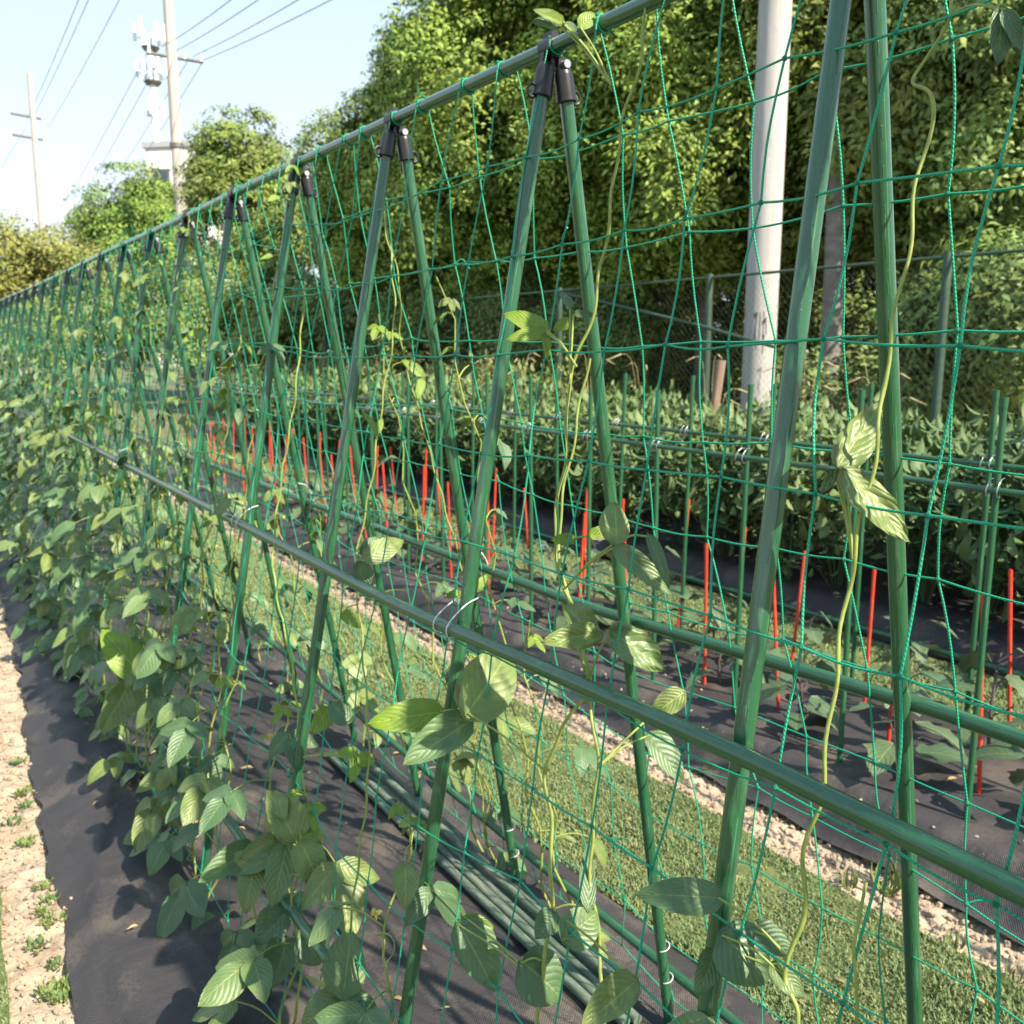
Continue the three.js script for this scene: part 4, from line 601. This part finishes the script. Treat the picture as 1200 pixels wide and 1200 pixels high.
// ------------------------------------------------------------------ poles, wires, mast, building
{
  const c = document.createElement('canvas'); c.width = 512; c.height = 1024; const x = c.getContext('2d'); const r = rngOf(9);
  x.fillStyle = '#a9a6a3'; x.fillRect(0, 0, 512, 1024);
  for (let k = 0; k < 2600; k++) { const t = r(); x.fillStyle = t < 0.5 ? `rgba(120,116,112,${0.03 + 0.08 * r()})` : `rgba(225,220,214,${0.03 + 0.08 * r()})`; x.fillRect(r() * 512, r() * 1024, 2 + r() * 16, 4 + r() * 50); }
  x.strokeStyle = 'rgba(58,56,66,0.85)'; x.fillStyle = 'rgba(58,56,66,0.85)';
  const px = 256, py = 850, ln = (...a) => { x.beginPath(); x.moveTo(px + a[0], py + a[1]); for (let k = 2; k < a.length; k += 2) x.lineTo(px + a[k], py + a[k + 1]); x.stroke(); };
  x.lineWidth = 5; ln(-36, -18, -20, -20, -30, 8); ln(-28, -4, -18, 20); ln(-4, -22, -4, 14); ln(14, -24, 14, 24); ln(6, -10, 26, -14, 30, 2); ln(10, 4, 22, 6);
  x.lineWidth = 4; x.globalAlpha = 0.6; ln(-6, 44, 12, 42, 2, 66); ln(0, 58, 10, 72); x.globalAlpha = 0.9; x.beginPath(); x.ellipse(px + 2, py + 100, 9, 11, 0, 0, 7); x.stroke();
  const ct = new THREE.CanvasTexture(c); ct.colorSpace = THREE.SRGBColorSpace;
  const geo = (r0, r1, h) => new THREE.CylinderGeometry(r1, r0, h, 28, 1).translate(0, h / 2, 0);
  const cm = std({ map: ct, roughness: 0.9 }), p = away(890, 408, 10), A = thing('concrete_pole', 'tall pale concrete pole with dark painted marks near its foot', 'pole', [p.x, -0.05, p.z], Math.atan2(-p.x, -p.z) + Math.PI, 'x'); delete A.userData.group;
  mesh('shaft', geo(0.168, 0.148, 9), cm, A); mesh('steel_band', new THREE.CylinderGeometry(0.156, 0.157, 0.04, 28, 1, true).translate(0, 8.4, 0), M.bolt, A);
  // power line poles
  M.conc = std({ map: tex(64, 256, (u, v) => mix([0.64, 0.61, 0.58], [0.76, 0.74, 0.71], fbm(u * 6, v * 10, 15, 4)), true), roughness: 0.9 });
  M.steelDark = std({ color: lin(0.16, 0.15, 0.15), roughness: 0.6, metalness: 0.4 }); M.cable = std({ color: lin(0.22, 0.24, 0.27), roughness: 0.7 });
  const q = away(222, 408, 29), B = thing('power_pole', 'tall concrete power pole with a single crossarm behind the trellis ridge', 'pole', [q.x, -0.05, q.z]);
  mesh('shaft', geo(0.19, 0.13, 13.5), M.conc, B); const al = away(172, 62, 29).sub(q), ar = away(238, 73, 29).sub(q); al.y += EYE + 0.05 - 1.27; ar.y += EYE + 0.05 - 1.27; al.y -= 0.05; ar.y -= 0.05;
  const arm = [al.clone().add(V(0, q.y, 0)), ar.clone().add(V(0, q.y, 0))]; arm.forEach((a) => a.y -= 0.0); mesh('crossarm', new MB().tube(arm, 0.045, 6).geo(), M.steelDark, B);
  for (const t of [0.04, 0.36, 0.66, 0.97]) mesh('insulator', new MB().tube([arm[0].clone().lerp(arm[1], t), arm[0].clone().lerp(arm[1], t).add(V(0, 0.22, 0))], (k) => 0.06 - 0.03 * k, 8).geo(), M.wire, B);
  mesh('lower_band', new THREE.CylinderGeometry(0.2, 0.2, 0.12, 16).translate(0, 7.0, 0), M.steelDark, B);
  const q2 = away(62, 408, 60), C = thing('power_pole', 'distant thin power pole with two short crossarms at the left of the mast', 'pole', [q2.x, -0.05, q2.z]);
  C.userData.label = 'distant thin power pole with two short crossarms against open sky';
  mesh('shaft', geo(0.24, 0.13, 16.2), M.conc, C); for (const y of [14.0, 12.9]) mesh('crossarm', new MB().tube([V(-1.1, y, 0), V(0.4, y - 0.1, 0)], 0.07, 6).geo(), M.steelDark, C);
  const cable = (a, b, sag, label) => { const pts = []; for (let k = 0; k <= 24; k++) { const t = k / 24, p = V().lerpVectors(a, b, t); p.y -= sag * 4 * t * (1 - t); pts.push(p); } tag(mesh('power_cable', new MB().tube(pts, 0.010, 4, false).geo(), M.cable), label, 'cable', 'cables between the power poles'); };
  for (const [a, b] of [[[190, 55], [272, -2]], [[205, 60], [302, -2]], [[226, 66], [346, -2]], [[237, 71], [384, -4]]]) cable(away(a[0], a[1], 29), away(b[0] + (b[0] - a[0]) * 0.4, b[1] - 25, 15), 0.05, 'thin cable rising from the tall power pole over the garden');
  for (const [a, b] of [[[172, 62], [66, 250]], [[190, 64], [80, 252]], [[222, 68], [100, 255]], [[238, 72], [115, 257]]]) cable(away(a[0], a[1], 29), away(b[0], b[1], 95), 0.3, 'thin cable running from the tall power pole into the distance');
  for (const [a, b] of [[[30, 142], [96, -10]], [[36, 142], [108, -10]], [[56, 150], [145, -10]], [[30, 150], [-40, 260]]]) cable(away(a[0], a[1], 60), away(b[0], b[1], b[1] > 0 ? 110 : 26), 0.1, 'thin cable meeting the distant thin power pole');
  // telecom mast
  const q3 = away(199, 408, 120), Dm = thing('telecom_mast', 'slim white telecom mast with two rings of antenna panels', 'mast', [q3.x, -0.05, q3.z]), white = std({ color: lin(0.78, 0.78, 0.78), roughness: 0.5 });
  const yAt = (v) => away(177, v, 120).y; mesh('shaft', geo(0.55, 0.32, yAt(40)), white, Dm);
  for (const v of [57, 97]) {
    const y = yAt(v); mesh('platform', new THREE.CylinderGeometry(1.0, 0.75, 0.35, 20).translate(0, y, 0), M.steelDark, Dm); mesh('ring_rail', new THREE.TorusGeometry(1.55, 0.05, 6, 24).rotateX(Math.PI / 2).translate(0, y + 0.8, 0), white, Dm);
    for (let k = 0; k < 6; k++) { const a = k * 1.05 + 0.3; mesh('antenna_panel', new THREE.BoxGeometry(0.32, 1.9, 0.2).translate(0, 0, 0), white, Dm).position.set(Math.cos(a) * 1.62, y + 1.5 + 0.5 * hash2(k, v, 4), Math.sin(a) * 1.62); }
  }
  for (let k = 0; k < 3; k++) mesh('antenna_panel', new THREE.BoxGeometry(0.5, 1.8, 0.3), white, Dm).position.set(Math.cos(k * 2.1) * 0.9, yAt(125), Math.sin(k * 2.1) * 0.9);
  // building
  const q4 = away(238, 408, 72), bld = thing('building', 'plain white building with dark-framed windows behind the power pole', 'building', [q4.x, -0.05, q4.z], -0.75), wall = std({ map: tex(128, 128, (u, v) => mix([0.80, 0.79, 0.77], [0.88, 0.87, 0.86], fbm(u * 6, v * 6, 16, 4)), true), roughness: 0.9 }), hB = away(222, 180, 72).y, gl = std({ color: lin(0.05, 0.07, 0.09), roughness: 0.15 });
  mesh('wall', new THREE.BoxGeometry(4.2, hB, 5).translate(0, hB / 2, 0), wall, bld); mesh('roof', new THREE.BoxGeometry(4.5, 0.35, 5.3).translate(0, hB + 0.18, 0), std({ color: lin(0.35, 0.36, 0.38), roughness: 0.8 }), bld);
  for (const y of [hB - 2.2, hB - 5.4, hB - 8.6]) for (const s of [-1.1, 1.1]) for (const sideW of [0, 1]) { const w = mesh('window', sideW ? new THREE.BoxGeometry(0.12, 1.6, 1.3) : new THREE.BoxGeometry(1.2, 1.6, 0.12), M.steelDark, bld); sideW ? w.position.set(-2.12, y, s * 1.2) : w.position.set(s * 0.9, y, 2.52); const pn = mesh('pane', sideW ? new THREE.BoxGeometry(0.04, 1.35, 1.05) : new THREE.BoxGeometry(0.95, 1.35, 0.04), gl, w); sideW ? pn.position.x = -0.06 : pn.position.z = 0.06; }
}

// ------------------------------------------------------------------ person crouching on the path far along the trellis
{
  const at = away(57, 408, 13.5), bones = [];   // local space: facing -x (towards the trellis), feet on y = 0
  const B = (a, b, r0, r1) => bones.push([V(...a), V(...b), r0, r1]);
  B([0, 0.30, 0], [-0.16, 0.60, 0], 0.135, 0.15); B([-0.16, 0.60, 0], [-0.20, 0.68, 0], 0.12, 0.06); B([-0.20, 0.66, 0], [-0.25, 0.76, 0], 0.05, 0.05);
  for (const s of [-1, 1]) { B([-0.02, 0.26, 0.09 * s], [-0.36, 0.42, 0.15 * s], 0.085, 0.065); B([-0.36, 0.42, 0.15 * s], [-0.16, 0.08, 0.14 * s], 0.062, 0.042); B([-0.15, 0.04, 0.14 * s], [-0.34, 0.03, 0.16 * s], 0.045, 0.035); B([-0.15, 0.60, 0.17 * s], [-0.28, 0.40, 0.22 * s], 0.055, 0.045); B([-0.28, 0.40, 0.22 * s], [-0.50, 0.50, 0.13 * s], 0.043, 0.03); }
  function field(list, res, cx, cy, cz, half, k = 0.03) {
    const mc = new MarchingCubes(res, new THREE.MeshBasicMaterial(), false, false, 60000); mc.isolation = 0; const p = V(), ab = V(), ap = V();
    for (let z = 0; z < res; z++) for (let y = 0; y < res; y++) for (let x = 0; x < res; x++) {
      p.set(cx + (x - res / 2) / (res / 2) * half, cy + (y - res / 2) / (res / 2) * half, cz + (z - res / 2) / (res / 2) * half); let d = 9;
      for (const [a, b, r0, r1] of list) { ab.subVectors(b, a); ap.subVectors(p, a); const t = Math.max(0, Math.min(1, ap.dot(ab) / Math.max(1e-9, ab.lengthSq()))), e = ap.addScaledVector(ab, -t).length() - (r0 + (r1 - r0) * t), h = Math.max(k - Math.abs(d - e), 0) / k; d = Math.min(d, e) - h * h * k * 0.25; }
      mc.field[x + y * res + z * res * res] = -d;
    }
    mc.update(); const n = mc.count, g = new THREE.BufferGeometry(), P = mc.positionArray.slice(0, n * 3), Nn = mc.normalArray.slice(0, n * 3); for (let i = 0; i < n; i++) { P[i * 3] = cx + P[i * 3] * half; P[i * 3 + 1] = cy + P[i * 3 + 1] * half; P[i * 3 + 2] = cz + P[i * 3 + 2] * half; }
    g.setAttribute('position', new THREE.BufferAttribute(P, 3)); g.setAttribute('normal', new THREE.BufferAttribute(Nn, 3)); return g;
  }
  const headB = []; const HB = (a, b, r0, r1) => headB.push([V(...a), V(...b), r0, r1]);
  HB([-0.27, 0.84, 0], [-0.29, 0.80, 0], 0.092, 0.078); HB([-0.34, 0.77, 0], [-0.34, 0.75, 0], 0.05, 0.04); HB([-0.375, 0.80, 0], [-0.392, 0.785, 0], 0.014, 0.012); for (const s of [-1, 1]) { HB([-0.27, 0.81, 0.088 * s], [-0.26, 0.79, 0.092 * s], 0.016, 0.012); }
  HB([-0.30, 0.73, 0], [-0.25, 0.70, 0], 0.05, 0.05);
  const handB = []; for (const s of [-1, 1]) { handB.push([V(-0.50, 0.50, 0.13 * s), V(-0.57, 0.53, 0.11 * s), 0.028, 0.034]); for (let f = 0; f < 4; f++) { const z = 0.11 * s + (f - 1.5) * 0.017; handB.push([V(-0.58, 0.53, z), V(-0.62 - 0.008 * (f % 2), 0.54, z), 0.010, 0.009]); handB.push([V(-0.62 - 0.008 * (f % 2), 0.54, z), V(-0.645, 0.515, z), 0.009, 0.008]); } handB.push([V(-0.55, 0.54, 0.11 * s - 0.03 * s), V(-0.60, 0.565, 0.11 * s - 0.045 * s), 0.011, 0.009]); }
  const t = thing('person', 'person in a grey shirt and sun hat crouching beside the far trellis', 'person', [at.x, 0.03, at.z], -0.5), cloth = std({ map: tex(128, 128, (u, v) => mix([0.36, 0.36, 0.39], [0.46, 0.46, 0.49], fbm(u * 20, v * 20, 19, 4)), true), roughness: 0.95 }), skin = std({ color: lin(0.50, 0.29, 0.20), roughness: 0.6 });
  t.scale.setScalar(1.12); mesh('body', field(bones, 72, -0.15, 0.4, 0, 0.5), cloth, t); mesh('head', field(headB, 56, -0.29, 0.8, 0, 0.2, 0.02), skin, t); mesh('hands', field(handB, 64, -0.55, 0.53, 0, 0.2, 0.008), skin, t);
  mesh('hair', new THREE.SphereGeometry(0.095, 16, 12, 0, 6.3, 0, 1.7).rotateZ(-0.5).translate(-0.255, 0.83, 0), std({ color: lin(0.015, 0.013, 0.012), roughness: 0.7 }), t);
  mesh('hat', new THREE.LatheGeometry([[0.001, 0.115], [0.07, 0.11], [0.10, 0.07], [0.106, 0.03], [0.17, 0.012], [0.172, 0.006], [0.10, 0.022]].map(([x, y]) => new THREE.Vector2(x, y)), 24).rotateZ(0.35).translate(-0.275, 0.83, 0), std({ color: lin(0.40, 0.28, 0.21), roughness: 0.9, side: THREE.DoubleSide }), t);
}
renderer.render(scene, camera);
